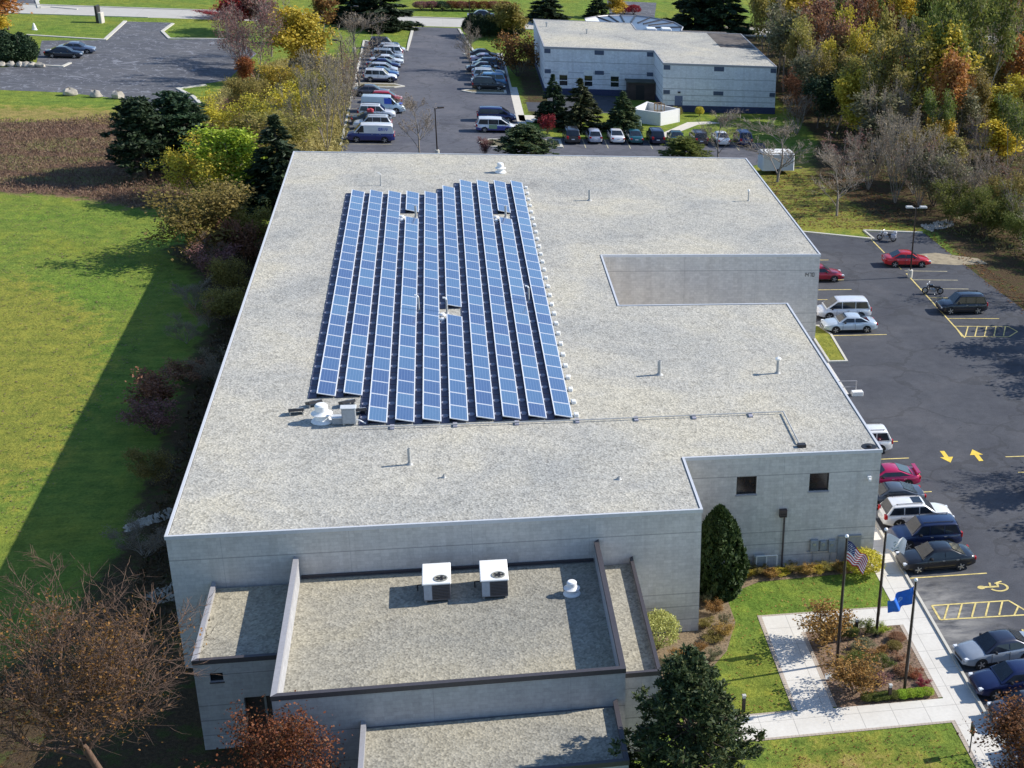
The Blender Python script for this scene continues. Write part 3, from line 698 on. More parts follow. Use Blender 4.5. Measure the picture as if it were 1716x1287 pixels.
# ------------------------------------------------------------------ solar panels
ORD = ['first','second','third','fourth','fifth','sixth','seventh','eighth','ninth','tenth','eleventh','twelfth','thirteenth','fourteenth','fifteenth','sixteenth','seventeenth','eighteenth','nineteenth','twentieth',
       'twenty-first','twenty-second','twenty-third','twenty-fourth','twenty-fifth','twenty-sixth','twenty-seventh','twenty-eighth','twenty-ninth','thirtieth']
pm, t, b = nodes('solar_cells'); v = coords(t); oi = N(t, 'ShaderNodeObjectInfo')
sx = N(t, 'ShaderNodeSeparateXYZ'); t.links.new(v, sx.inputs[0])
lx = math_(t, 'LESS_THAN', math_(t, 'PINGPONG', math_(t, 'ADD', sx.outputs[0], .08), .082), .010)
ly = math_(t, 'LESS_THAN', math_(t, 'PINGPONG', math_(t, 'ADD', sx.outputs[1], .0), .082), .006)
gr = math_(t, 'MAXIMUM', lx, math_(t, 'MULTIPLY', ly, .5))
f = noise(t, v, 3, 3)
cc = ramp(t, math_(t, 'MULTIPLY_ADD', oi.outputs['Random'], .75, math_(t, 'MULTIPLY', f, .25)), [(.08, (.040, .070, .185)), (.5, (.055, .112, .232)), (.92, (.078, .155, .270))])
t.links.new(mix(t, math_(t, 'MULTIPLY', gr, .42), cc, (.26, .34, .48)), b.inputs['Base Color'])
b.inputs['Roughness'].default_value = .18; b.inputs['Specular IOR Level'].default_value = .5; b.inputs['Coat Weight'].default_value = .6; b.inputs['Coat Roughness'].default_value = .1
FRAME = simple('panel_frame', (.74, .76, .79), .4, .25, .04)
TRAY = simple('ballast_tray', (.075, .075, .125), .6)
PUCK = simple('ballast_block', (.30, .30, .36), .9, 0, .35, 9)
RZ = 7.545
P0 = thing('solar_panel', 'x', 'solar panel')
PL, PWX = 1.985, 1.045        # length along the row, width across
zl, zh = RZ+.14, RZ+.36
def slope(x): return zh + (zl-zh)*x/PWX
mb = MB(); mb.add([(.04,.04,slope(.04)-RZ+.004),(PWX-.04,.04,slope(PWX-.04)-RZ+.004),(PWX-.04,PL-.04,slope(PWX-.04)-RZ+.004),(.04,PL-.04,slope(.04)-RZ+.004)], [(0,1,2,3)])
mb.obj('cell_surface', pm, P0)
mb = MB()
def bar(x0, y0, x1, y1):
    vs = []
    for dz in (-.045, .008):
        for x, y in ((x0,y0),(x1,y0),(x1,y1),(x0,y1)): vs.append((x, y, slope(x)-RZ+dz))
    mb.add(vs, [(3,2,1,0),(4,5,6,7),(0,1,5,4),(1,2,6,5),(2,3,7,6),(3,0,4,7)])
bar(0,0,.06,PL); bar(PWX-.06,0,PWX,PL); bar(.06,0,PWX-.06,.055); bar(.06,PL-.055,PWX-.06,PL)
mb.obj('panel_frame', FRAME, P0)
mb = MB(); mb.box(-.50,.03,.01,-.02,PL-.03,.05); mb.add([(-.03,.03,.05),(-.03,PL-.03,.05),(.0,PL-.03,.33),(.0,.03,.33)], [(0,1,2,3),(3,2,1,0)])
mb.box(.1,.2,.005,PWX-.05,.5,.05); mb.box(.1,PL-.5,.005,PWX-.05,PL-.2,.05)
mb.obj('wind_tray', TRAY, P0)
mb = MB(); mb.lathe([(.23,.05),(.21,.10),(.08,.12)], (-.26,PL/2,0), 10); mb.obj('ballast_block', PUCK, P0)
cols = [(-20.36,17.0,23),(-18.85,17.0,23),(-17.33,12.76,25),(-15.82,12.74,25),(-14.31,12.68,25),(-12.79,12.62,26),(-11.28,12.74,27),(-9.78,12.68,27),(-8.28,12.66,27),(-6.78,12.62,27)]
GAP = {(3,21),(5,9),(8,21)}
first = True
for ci, (x, y0, n) in enumerate(cols):
    k = 0
    for i in range(n):
        if (ci, i) in GAP: continue
        o = P0 if first else copy_tree(P0)
        first = False; k += 1
        o.location = (x, y0 + i*2.0155, RZ)
        side = 'leftmost row' if ci == 0 else 'rightmost row' if ci == 9 else ORD[ci] + ' row from the left'
        o['label'] = 'blue solar panel, %s from the near end of the %s' % (ORD[k-1], side)
        o['group'] = 'solar panels in tilted rows on the roof'
# white ballast blocks along the right edge of the array
blk = MB(); blk.bevbox(-.14,-.2,0,.14,.2,.2,.03); b0 = blk.obj('ballast_block', simple('white_block', (.75,.75,.73), .8))
for i in range(27):
    o = b0 if i == 0 else b0.copy()
    if i: COL.objects.link(o)
    o.location = (-5.48 + .01*math.sin(i*2.3), 13.1 + i*2.0155, RZ+.003); o.rotation_euler = (0, 0, .1*math.sin(i*1.7))
    tag(o, 'white ballast block, %s from the near end beside the right solar row' % ORD[i], 'ballast block', 'white ballast blocks along the solar array')

# ------------------------------------------------------------------ roof-top things
ROOFW = simple('white_fan_paint', (.80,.80,.79), .45, 0, .05)
PIPEM = simple('vent_pipe_grey', (.40,.40,.39), .6, .1, .15)
def roof_fan(x, y, z, s, label):
    o = thing('roof_fan', label, 'roof vent', (x, y, z), 0, 'white mushroom fans on the roofs')
    mb = MB(); mb.lathe([(.52*s,0),(.55*s,.05),(.5*s,.12),(.34*s,.2),(.3*s,.45*s)], n=20); mb.obj('base', ROOFW, o, 40)
    mb = MB(); mb.lathe([(.5*s,.42*s),(.52*s,.47*s),(.36*s,.55*s),(.33*s,.6*s)], n=20); mb.obj('skirt', ROOFW, o, 40)
    mb = MB(); mb.lathe([(.31*s,.6*s),(.31*s,.88*s),(.24*s,.96*s),(.06*s,.98*s)], n=20); mb.obj('hood', ROOFW, o, 40)
roof_fan(-7.5, 71.2, RZ, .95, 'white roof fan standing beyond the far end of the solar array')
roof_fan(-19.85, 13.5, RZ, 1.15, 'large white roof fan beside the grey electrical box by the solar array corner')
roof_fan(-7.15, -3.4, 4.86, .8, 'white roof fan in the shaded corner of the lower front roof')
def pipe(x, y, h, r, label, cap=False, z=RZ, elbow=False):
    o = thing('vent_pipe', label, 'vent pipe', (x, y, z), 0, 'vent pipes rising from the roofs')
    mb = MB(); mb.lathe([(r*2.2,0),(r*1.6,.05),(r*1.25,.12)], n=12); mb.obj('flashing', PIPEM, o)
    mb = MB(); mb.lathe([(r,.1),(r,h),(r*.75,h),(r*.75,h-.05)], n=12)
    mb.obj('pipe', PIPEM, o, 40)
    if cap: mb = MB(); mb.lathe([(r*1.1,h-.08),(r*2.0,h-.02),(r*2.0,h+.06),(r*.4,h+.16)], n=14); mb.obj('cap', ROOFW, o, 40)
    if elbow:
        mb = MB(); mb.path([(0,0,h-.02),(-.08,0,h+.12),(-.25,0,h+.14)], r*.95, 8); mb.obj('elbow', ROOFW, o, 40)
pipe(-18.05, 66.1, 1.0, .045, 'thin vent pipe beyond the left rows of the solar array', elbow=True)
pipe(-.14, 61.6, .95, .11, 'grey vent pipe on open gravel right of the solar array far end')
pipe(14.4, 61.8, .95, .06, 'thin vent pipe near the far right edge of the roof', cap=True)
pipe(.37, 19.4, .98, .12, 'grey vent pipe on the front right roof, left one of the pair')
pipe(8.16, 19.15, 1.0, .1, 'grey vent pipe with white cap on the front right roof', cap=True)
pipe(-14.98, 7.2, .98, .09, 'dark vent pipe alone on the gravel in front of the solar array')
pipe(-13.19, 5.36, .2, .06, 'short pipe stub on the gravel near the front roof edge')
pipe(-3.94, 4.18, .16, .08, 'very short pipe stub near the front right corner of the main roof')
pipe(-14.62, 32.2, 1.1, .06, 'white vent pipe standing between the fourth and fifth solar rows', elbow=True)
pipe(-7.05, 34.0, 1.1, .06, 'white vent pipe standing between the ninth and last solar rows', elbow=True)
pipe(-12.75, 31.9, 1.0, .07, 'white vent pipe in the gap of the middle solar row', elbow=True)
pipe(-15.0, 55.9, 1.0, .09, 'dark vent pipe in the far gap of the fourth solar row')
pipe(-7.7, 56.0, 1.0, .09, 'dark vent pipe in the far gap of the ninth solar row')
for i, (x, y, w_) in enumerate(((-16.1,55.6,'fourth'),(-13.05,31.2,'sixth'),(-8.5,55.6,'ninth'))):
    for dy in (0, .95):
        mb = MB(); mb.lathe([(.2,0),(.22,.1),(.16,.2),(.05,.22)], n=12)
        o = mb.obj('roof_drain', ROOFW, None, 40, (x, y-dy, RZ+.04)); tag(o, 'white dome drain, %s one, beside the gap in the %s solar row' % ('near' if dy else 'far', w_), 'roof drain', 'white dome drains in the solar array gaps')
# small tilted boxes and electrical cabinet at the near left corner of the array
def tiltbox(x, y, rz, label):
    o = thing('combiner_box', label, 'electrical box', (x, y, RZ), rz, 'dark boxes by the solar array corner')
    T = Matrix.Translation((0,0,.22)) @ Matrix.Rotation(math.radians(-20), 4, 'X')
    mb = MB(); mb.bevbox(-.42,-.28,-.05,.42,.28,.12,.02,0,T); mb.obj('body', DARKM, o)
    mb = MB(); mb.box(.02,-.26,.122,.40,.26,.13,0,T); mb.obj('lid', simple('pale_lid', (.45,.48,.52), .3, .3), o)
    mb = MB()
    for a in (-.35, .35): mb.box(a-.03,-.2,0,a+.03,.2,.2)
    mb.obj('leg', STEEL, o)
tiltbox(-20.45, 15.85, .5, 'dark tilted box with pale lid in front of the first solar row')
tiltbox(-18.6, 15.75, .5, 'dark tilted box with pale lid in front of the second solar row')
tiltbox(-21.35, 14.75, .15, 'low dark box on the gravel, leftmost by the solar array')
tiltbox(-17.9, 14.5, .2, 'dark box with pale lid right behind the grey electrical cabinet')
o = thing('electrical_cabinet', 'grey upright electrical cabinet at the near left corner of the solar array', 'electrical box', (-18.35, 12.95, RZ))
mb = MB(); mb.bevbox(-.38,-.2,.12,.38,.22,1.08,.03); mb.obj('body', GREYM, o)
mb = MB(); mb.box(-.33,-.215,.2,.33,-.203,1.0); mb.obj('door', simple('cabinet_door', (.36,.38,.40), .5), o)
mb = MB(); mb.bevbox(-.44,-.28,1.08,.44,.28,1.13,.02); mb.obj('rain_hood', simple('cabinet_hood', (.55,.57,.58), .5), o)
mb = MB(); mb.box(-.35,-.15,0,-.25,.15,.12); mb.box(.25,-.15,0,.35,.15,.12); mb.obj('foot', STEEL, o)
mb = MB(); mb.path([(.4,0,.3),(.6,-.1,.28),(.9,-.1,.08)], .04, 6); mb.obj('conduit', ROOFW, o)
o = thing('transformer_box', 'low grey box between the roof fan and the electrical cabinet', 'electrical box', (-19.0, 13.15, RZ))
mb = MB(); mb.bevbox(-.3,-.25,.05,.3,.25,.42,.04); mb.obj('body', GREYM, o)
mb = MB(); mb.box(-.32,-.27,.42,.32,.27,.46); mb.obj('lid', simple('pale_lid_b', (.6,.62,.64), .4, .2), o)
# conduit run
o = thing('conduit_run', 'long thin metal conduit running from the solar array to the front right roof edge', 'conduit')
mb = MB(); mb.path([(-17.6,12.2,RZ+.14),(-5.9,12.2,RZ+.14),(7.1,12.45,RZ+.14)], .04, 6); mb.path([(7.1,12.45,RZ+.14),(7.05,7.9,RZ+.14),(7.05,7.6,RZ+.02)], .045, 6); mb.obj('pipe', simple('conduit_grey', (.42,.42,.41), .6, .1), o)
for i, x in enumerate((-16,-12.5,-9,-5.5,-2,1.5,5)):
    mb = MB(); mb.box(x-.12,12.0,RZ+.003,x+.12,12.6,RZ+.085); mb.obj('support', PUCK, o)
mb = MB(); mb.bevbox(6.9,7.3,RZ+.003,7.4,7.65,RZ+.2,.02); mb.obj('junction_box', DARKM, o)
o = thing('roof_drain', 'dark round drain sump at the right front corner of the roof', 'roof drain', (11.2, 7.1, RZ+.006))
mb = MB(); mb.lathe([(.48,0),(.45,.02),(.2,.02)], n=20); mb.obj('sump', BLACK, o)
mb = MB(); mb.lathe([(.16,.02),(.16,.1),(.06,.14)], n=12); mb.obj('strainer', DARKM, o)
# air conditioners
for x, lab in ((-13.7, 'white air conditioner on the front roof, nearer the left parapet'), (-10.93, 'white air conditioner on the front roof, nearer the small roof fan')):
    o = thing('air_conditioner', lab, 'air conditioner', (x, -3.4, 4.86), 0, 'white rooftop air conditioners')
    mb = MB(); mb.box(-.64,.0,.14,.64,2.0,1.06); mb.obj('casing', simple('unit_side', (.10,.10,.115), .5, .1, .1), o)
    mb = MB(); mb.bevbox(-.69,-.05,1.06,.69,2.06,1.14,.03); mb.obj('top_cover', WHITEP, o)
    mb = MB()
    for z in range(9): mb.box(-.2,-.02,.25+z*.085,.6,-.003,.28+z*.085)
    mb.obj('grille', DARKM, o)
    mb = MB(); mb.box(-.62,-.025,.2,-.24,-.003,1.02); mb.obj('access_panel', simple('access_panel', (.33,.37,.42), .5), o)
    mb = MB(); mb.lathe([(.34,1.143),(.34,1.17),(.28,1.18),(.27,1.15)], (.2,.42,0), 22); fo = mb.obj('fan_ring', simple('fan_ring_metal', (.32,.31,.26), .5, .3), o)
    mb = MB()
    for k in range(5):
        T = Matrix.Translation((.2,.42,1.155)) @ Matrix.Rotation(k*1.257, 4, 'Z'); mb.box(.03,-.06,0,.26,.06,.012,0,T)
    mb.obj('fan_blade', DARKM, fo)
    mb = MB()
    for a in (-.55,.55): mb.box(a-.05,.05,0,a+.05,1.95,.14)
    mb.obj('skid', STEEL, o)
    mb = MB(); mb.path([(-.64,1.3,.35),(-.95,1.3,.35),(-.95,1.3,.02)], .03, 6); mb.obj('pipe', DARKM, o)

# ------------------------------------------------------------------ flags and poles, lights, bollards
POLE = simple('bronze_pole', (.045,.035,.032), .4, .4)
def flagpole(x, y, h, label):
    o = thing('flagpole', label, 'flagpole', (x, y, 0), 0, 'flagpoles in the garden bed')
    mb = MB(); mb.lathe([(.085,0),(.085,h*.3),(.05,h)], n=12); mb.obj('pole', POLE, o, 40)
    mb = MB(); mb.lathe([(.2,0),(.2,.03),(.1,.1)], n=12); mb.obj('base_collar', POLE, o, 40)
    mb = MB(); mb.lathe([(.01,h),(.08,h+.03),(.105,h+.1),(.08,h+.17),(.01,h+.2)], n=12); mb.obj('finial', simple('white_ball', (.85,.85,.85), .3), o, 60)
    mb = MB(); mb.box(.05,-.03,1.3,.09,.03,1.55); mb.path([(.1,0,1.4),(.075,0,h-.1)], .012, 4); mb.obj('halyard', STEEL, o)
flagpole(6.86, -4.4, 7.75, 'dark flagpole carrying the American flag, nearest the lawn')
flagpole(9.76, -1.97, 6.7, 'dark flagpole carrying the white flag, farthest from the camera')
flagpole(9.75, -7.62, 6.75, 'dark flagpole carrying the blue flag, nearest the camera')
def cloth(name, label, base, z_top, hoist, fly, dirx, diry, droop, colour_fn, mats, nu=30, nv=26):
    vs, fs, ms = [], [], []
    for j in range(nv+1):
        for i in range(nu+1):
            u, w_ = i/nu, j/nv
            s = fly*u*(1-.35*droop*(.4+.6*w_)); wav = .13*math.sin(u*9+w_*1.8)*u**.6 + .05*math.sin(u*17+w_*4)*u
            x = dirx*s + -diry*wav*1.6; y = diry*s + dirx*wav*1.6
            z = -hoist*w_*(1-.05*u) - fly*droop*(u**1.25)*(.95-.25*w_)
            vs.append((x + .07*dirx, y, z))
    for j in range(nv):
        for i in range(nu):
            a = j*(nu+1)+i; fs.append((a, a+nu+1, a+nu+2, a+1)); ms.append(colour_fn((i+.5)/nu, (j+.5)/nv))
    mb = MB(); mb.v, mb.f, mb.m = vs, fs, ms
    o = mb.obj(name, mats, None, 180, (base[0], base[1], z_top)); tag(o, label, 'flag', 'flags flying in the garden')
FLR, FLW, FLB = simple('flag_red', (.50,.03,.05), .8), simple('flag_white', (.80,.80,.80), .8, 0, .03), simple('flag_navy', (.02,.03,.14), .8)
def us(u, w_):
    if u < .4 and w_ < 7/13:
        cu, cv = u/.4*11, w_*13/7*9
        iu, iv = int(cu), int(cv)
        return 1 if (iu+iv) % 2 == 0 and 0 < iv < 9 and .2 < (cu % 1) < .8 and .15 < (cv % 1) < .85 else 2
    return 0 if int(w_*13) % 2 == 0 else 1
cloth('flag', 'American flag with stars and stripes drooping from the pole nearest the lawn', (6.86,-4.4), 7.6, 1.2, 1.35, .90, -.35, .78, us, [FLR, FLW, FLB], 50, 39)
FLG = simple('flag_emblem_grey', (.42,.47,.45), .8)
def wf(u, w_):
    d = math.hypot((u-.5)*1.5, w_-.5)
    return 1 if (.10 < d < .2 and (u+w_*.7) % .2 < .13) or d < .06 or (abs(w_-.84) < .035 and .3 < u < .7) else 0
cloth('flag', 'white flag with a small grey emblem beside the parked cars', (9.76,-1.97), 6.55, .95, 1.2, .97, -.2, .35, wf, [FLW, FLG], 40, 34)
FLU, FLY = simple('flag_blue', (.015,.13,.55), .7), simple('flag_emblem_pale', (.30,.45,.70), .8)
def bf(u, w_):
    d = math.hypot((u-.5)*1.4, w_-.52)
    return 1 if (.09 < d < .14) or (d < .09 and (int(u*60)+int(w_*40)) % 3 == 0) else 0
cloth('flag', 'plain blue flag with a faint emblem blowing over the sidewalk', (9.75,-7.62), 6.5, 1.05, 1.55, -.97, -.15, .42, bf, [FLU, FLY], 40, 34)
def bollard(x, y, h, label):
    o = thing('bollard_light', label, 'bollard light', (x, y, 0), 0, 'dark bollard lights along the paths')
    mb = MB(); mb.bevbox(-.09,-.09,0,.09,.09,h-.18,.02); mb.obj('post', POLE, o)
    mb = MB(); mb.box(-.075,-.075,h-.18,.075,.075,h-.06); mb.obj('lens', simple('bollard_lens', (.5,.5,.46), .3), o)
    mb = MB(); mb.bevbox(-.1,-.1,h-.06,.1,.1,h,.02); mb.obj('cap', simple('bollard_cap', (.5,.49,.46), .5), o)
bollard(1.02, -8.05, 1.02, 'dark bollard light on the lawn by the lower path')
bollard(*G(1434,1062), 1.0, 'dark bollard light at the far edge of the garden bed')
bollard(*G(1490,1172), .95, 'dark bollard light behind the yellow-green edging plants')
bollard(*G(1520,1052), .6, 'short stake light at the far right corner of the garden bed') if False else None
o = thing('path_sign', 'thin dark signpost beside the sidewalk at the lower lawn', 'sign', (11.5,-13.3,0))
mb = MB(); mb.tube((0,0,0),(0,0,1.5),.035); mb.obj('post', POLE, o)
mb = MB(); mb.box(-.04,-.2,1.15,.04,.2,1.7); mb.obj('sign_plate', DARKM, o)
gx, gy = G(1390,1141)
o = thing('garden_plaque', 'small white plaque on the mulch beside the front orange shrub', 'plaque', (gx, gy, 0), .2)
mb = MB(); mb.box(-.22,-.02,.12,.22,.02,.42,0,Matrix.Rotation(math.radians(-25),4,'X')); mb.obj('plate', WHITEP, o)
mb = MB(); mb.tube((0,.02,0),(0,.06,.25),.02); mb.obj('stake', STEEL, o)
# hand rail by the loading court, gate frame by the wall
o = thing('hand_rail', 'pale metal handrail by the loading court corner', 'handrail', (16.15, 33.1, 0))
mb = MB(); mb.tube((0,0,1.1),(1.6,0,1.1),.04); mb.tube((0,0,.6),(1.6,0,.6),.03); mb.obj('rail', CAPLIGHT, o)
for x in (0, 1.6): mb = MB(); mb.tube((x,0,0),(x,0,1.1),.045); mb.obj('post', CAPLIGHT, o)
mb = MB(); mb.bevbox(1.2,-.5,0,2.1,.0,.35,.03); mb.obj('footing', WHITEP, o)
o = thing('utility_gate', 'low white-framed mesh gate against the shaded wall beside the tall evergreen', 'gate', (4.45, 6.05, 0))
mb = MB(); mb.path([(0,0,.05),(0,0,1.1),(1.25,0,1.1),(1.25,0,.05),(0,0,.05)], .035, 6); mb.path([(.62,0,.05),(.62,0,1.1)], .03, 6); mb.obj('frame', WHITEP, o)
mb = MB()
for k in range(12): mb.tube((.1+k*.095,0,.08),(.1+k*.095,0,1.07),.008,.008,4)
mb.obj('mesh_panel', GREYM, o)
mb = MB(); mb.bevbox(-.1,.1,0,.6,.45,1.0,.04); mb.obj('cabinet', simple('utility_grey', (.34,.37,.38), .6), o)
def lamp_post(x, y, h, label, heads=(0,), z0=0.0, mat=POLE):
    o = thing('lamp_post', label, 'lamp post', (x, y, 0), 0, 'lamp posts in the parking lots')
    mb = MB(); mb.lathe([(.26,0),(.26,.75),(.22,.78)], n=14); mb.obj('concrete_base', KERBM, o, 40)
    mb = MB(); mb.lathe([(.085,.75),(.06,h)], n=10); mb.obj('pole', mat, o, 40)
    for a in heads:
        T = Matrix.Rotation(a, 4, 'Z')
        mb = MB(); mb.tube(T @ Vector((.05,0,h-.1)), T @ Vector((.45,0,h-.02)), .035); mb.bevbox(.35,-.2,h-.05,1.05,.2,h+.12,.05,0,T)
        lh = mb.obj('lamp_head', simple('lamp_head_metal', (.50,.50,.48), .5, .1) if mat is POLE and len(heads) > 1 else mat, o)
        mb = MB(); mb.box(.45,-.15,h-.062,.95,.15,h-.052,0,T); mb.obj('lens', LAMPW, lh)
lamp_post(30.85, 62.0, 7.0, 'double-headed lamp post standing by the red car in the side lot', (math.pi, 0.0))
lamp_post(-13.4, 108.2, 5.6, 'dark lamp post behind the roof edge beside the bare tree', (0.4,))
lamp_post(*G(790,95), 9.0, 'tall thin lamp post beside the right-hand far cars', (math.pi,))
lamp_post(*G(577,150), 6.5, 'lamp post among the shrubs left of the far car row', (math.pi,))
lamp_post(*G(594,88), 6.8, 'lamp post near the far left cars by the bare grey trees', (0,))
lamp_post(*G(799,151), 2.6, 'thin short post on the small kerbed island by the dark car', (0,)) if False else None
# ------------------------------------------------------------------ vehicles
TINT = mat_glass_dark('tinted_glass', (.015,.02,.028), .05)
PLATE = simple('licence_plate', (.7,.72,.74), .5)
def interp(tab, x):
    if x <= tab[0][0]: return tab[0][1]
    for (a, p), (b_, q_) in zip(tab, tab[1:]):
        if x <= b_: return p + (q_-p)*(x-a)/(b_-a) if b_ > a else q_
    return tab[-1][1]
KINDS = {
 #        L     W    H    wheelR  deck (x,z) rear->front                                              greenhouse rear base/top, front top/base  belt
 'sedan': (4.8, 1.82, 1.44, .32, [(-2.4,.72),(-2.3,.93),(-1.5,.99),(-1,.96),(.9,.93),(1.4,.90),(2.1,.78),(2.33,.62),(2.4,.5)], (-1.75,-.75,.35,1.15), .94, (2,)),
 'coupe': (4.5, 1.78, 1.34, .32, [(-2.25,.72),(-2.1,.92),(-1.5,.95),(-1,.92),(.8,.88),(1.3,.86),(1.95,.76),(2.2,.6),(2.25,.5)], (-1.75,-.6,.25,1.05), .9, (1,)),
 'suv':   (4.6, 1.86, 1.74, .36, [(-2.3,.75),(-2.24,1.02),(-1.5,1.06),(1.0,1.04),(1.3,1.03),(2.0,.94),(2.22,.78),(2.3,.6)], (-2.18,-1.85,.45,1.1), 1.04, (3,)),
 'wagon': (4.8, 1.86, 1.62, .35, [(-2.4,.72),(-2.32,.98),(-1.5,1.02),(1.0,.99),(1.35,.97),(2.1,.84),(2.33,.66),(2.4,.52)], (-2.3,-1.85,.3,1.15), .99, (3,)),
 'minivan': (4.95, 1.95, 1.74, .34, [(-2.47,.72),(-2.4,1.0),(-1.5,1.03),(1.2,1.0),(1.6,.97),(2.2,.82),(2.4,.65),(2.47,.5)], (-2.36,-2.05,.65,1.75), 1.0, (3,)),
 'van':   (5.5, 2.05, 2.12, .36, [(-2.75,.7),(-2.7,1.18),(-1.5,1.2),(1.6,1.18),(1.9,1.14),(2.55,1.0),(2.7,.75),(2.75,.55)], (-2.68,-2.55,1.0,1.85), 1.18, (1,)),
 'hatch': (4.2, 1.76, 1.50, .31, [(-2.1,.7),(-2.02,.95),(-1.4,.98),(.9,.95),(1.3,.92),(1.85,.8),(2.05,.62),(2.1,.5)], (-2.0,-1.45,.4,1.25), .95, (2,)),
}
DEFP = mat_paint('default_paint', (.3,.3,.3))
def car_proto(kind):
    L, Wd, H, R, deck, gh, belt, nwin = KINDS[kind]
    hw = Wd/2; low = .22
    root = thing('parked_car', 'x', 'car')
    # lower body, lofted along x
    xs_ = sorted(set([-L/2, -L/2+.05, -L/2+.18, -L/2+.5, -L*.31, -L*.2, -.5, 0, .5, L*.2, L*.31, L/2-.55, L/2-.25, L/2-.08, L/2]))
    mb = MB(); rings = []
    for x in xs_:
        e = abs(x)/(L/2); wq = hw*(1-.20*max(0, (e-.74)/.26)**2.0)
        zt = interp(deck, x); zl = low + .10*max(0, (e-.82)/.18)
        zt = max(zt, zl+.2); bw = wq*.93; zm = min(zl+.36, zl+(zt-zl)*.55)
        half = [(0,zl),(bw*.86,zl),(wq*.96,zl+.07),(wq,zm),(wq*.975,zt-.14*(zt-zl)),(wq*.90,zt-.02),(wq*.55,zt+.025),(0,zt+.035)]
        rg = [(x, y, z) for y, z in half] + [(x, -y, z) for y, z in half[-2:0:-1]]
        rings.append(rg)
    n = len(rings[0]); vs = [p for r in rings for p in r]; fs, ms = [], []
    twoz = belt*.99 if kind == 'van' else .74
    for i in range(len(rings)-1):
        for k in range(n):
            j = (k+1) % n; q = (i*n+k, i*n+j, (i+1)*n+j, (i+1)*n+k)
            fs.append(q); zc = sum(vs[a][2] for a in q)/4
            ms.append(1 if zc < low+.12 else 2 if zc < twoz else 0)
    fs += [tuple(reversed(range(n))), tuple((len(rings)-1)*n+k for k in range(n))]; ms += [2, 2]
    b0 = mb.add(vs, [], 0); mb.f += [list(f) for f in fs]; mb.m += ms
    # greenhouse
    xr0, xr1, xf1, xf0 = gh; wb = hw*.93; wt = hw*(.80 if kind in ('van','suv','minivan','wagon') else .72)
    def zroof(x):
        if x <= xr1: return belt + (H-belt)*(x-xr0)/(xr1-xr0)
        if x >= xf1: return belt + (H-belt)*(xf0-x)/(xf0-xf1)
        m_ = (xr1+xf1)/2; return H + .035*(1-((x-m_)/((xf1-xr1)/2))**2)
    gx_ = [xr0, xr0+(xr1-xr0)*.5, xr1-.02, xr1+.15, (xr1+xf1)/2, xf1-.15, xf1+.02, xf1+(xf0-xf1)*.5, xf0]
    rings = []
    for x in gx_:
        z = max(zroof(x), belt+.012); u = (z-belt)/(H-belt); wt_ = wb+(wt-wb)*min(1, u)
        c = min(.09, (z-belt)*.5)
        half = [(wb,belt-.05),(wt_+.02*u,z-c),(wt_-.08*min(1,u),z-c*.25),(wt_*.5,z+.012),(0,z+.016)]
        rings.append([(x, y, zz) for y, zz in half] + [(x, -y, zz) for y, zz in half[-2::-1]])
    n = len(rings[0]); vs = [p for r in rings for p in r]; fs = []
    for i in range(len(rings)-1):
        for k in range(n-1): fs.append((i*n+k, i*n+k+1, (i+1)*n+k+1, (i+1)*n+k))
    mb.add(vs, fs, 3)
    # dark wheel arches
    wx = L*.29
    for s in (-1, 1):
        for x in (-wx, wx):
            pts = [(x+(R+.07)*math.cos(a*math.pi/12), s*(hw+.006), R+(R+.07)*math.sin(a*math.pi/12)) for a in range(13)]
            mb.add(pts, [tuple(range(13)) if s < 0 else tuple(reversed(range(13)))], 1)
    for s in (-1, 1):      # door shut lines and sill shadow gap
        for x in ((.78, -.32, -1.28) if nwin[0] > 1 else (.78, -.55)): mb.box(x-.008, s*(hw+.002)-.006, .36, x+.008, s*(hw+.002)+.006, belt-.06, 1)
        mb.box(-L*.2, s*(hw-.01)-.012, .27, L*.2, s*(hw-.01)+.012, .33, 1)
    mb.obj('body', [DEFP, BLACK, DEFP, DEFP], root, 38)
    def ySide(z): return wb + (wt-wb)*(z-belt)/(H-belt) + .022
    # windscreen and rear window
    def pane(xa, xb, name):
        P_, w_ = [], MB()
        for u in (.08, .93):
            x = xa+(xb-xa)*u; z = belt+(H-belt)*u+.012; nx_ = 1 if xa > xb else -1
            wy = (wb+(wt-wb)*u)*.86
            d = Vector((H-belt, 0, abs(xb-xa))).normalized()*.018
            P_.append([(x+nx_*d.x, y, z+d.z) for y in (-wy, 0, wy)])
        w_.add([*P_[0], *P_[1]], [(0,1,4,3),(1,2,5,4)] if xa > xb else [(3,4,1,0),(4,5,2,1)]); w_.obj(name, TINT, root)
    pane(xf0, xf1, 'windscreen')
    if kind != 'van': pane(xr0, xr1, 'rear_window')
    else:
        w_ = MB(); 
        for s in (-1,1): w_.add([(xr0-.03,s*.15,belt+.15),(xr0-.03,s*.8,belt+.15),(xr0+.06,s*.75,H-.25),(xr0+.06,s*.15,H-.25)], [(0,1,2,3) if s<0 else (3,2,1,0)])
        w_.obj('rear_window', TINT, root)
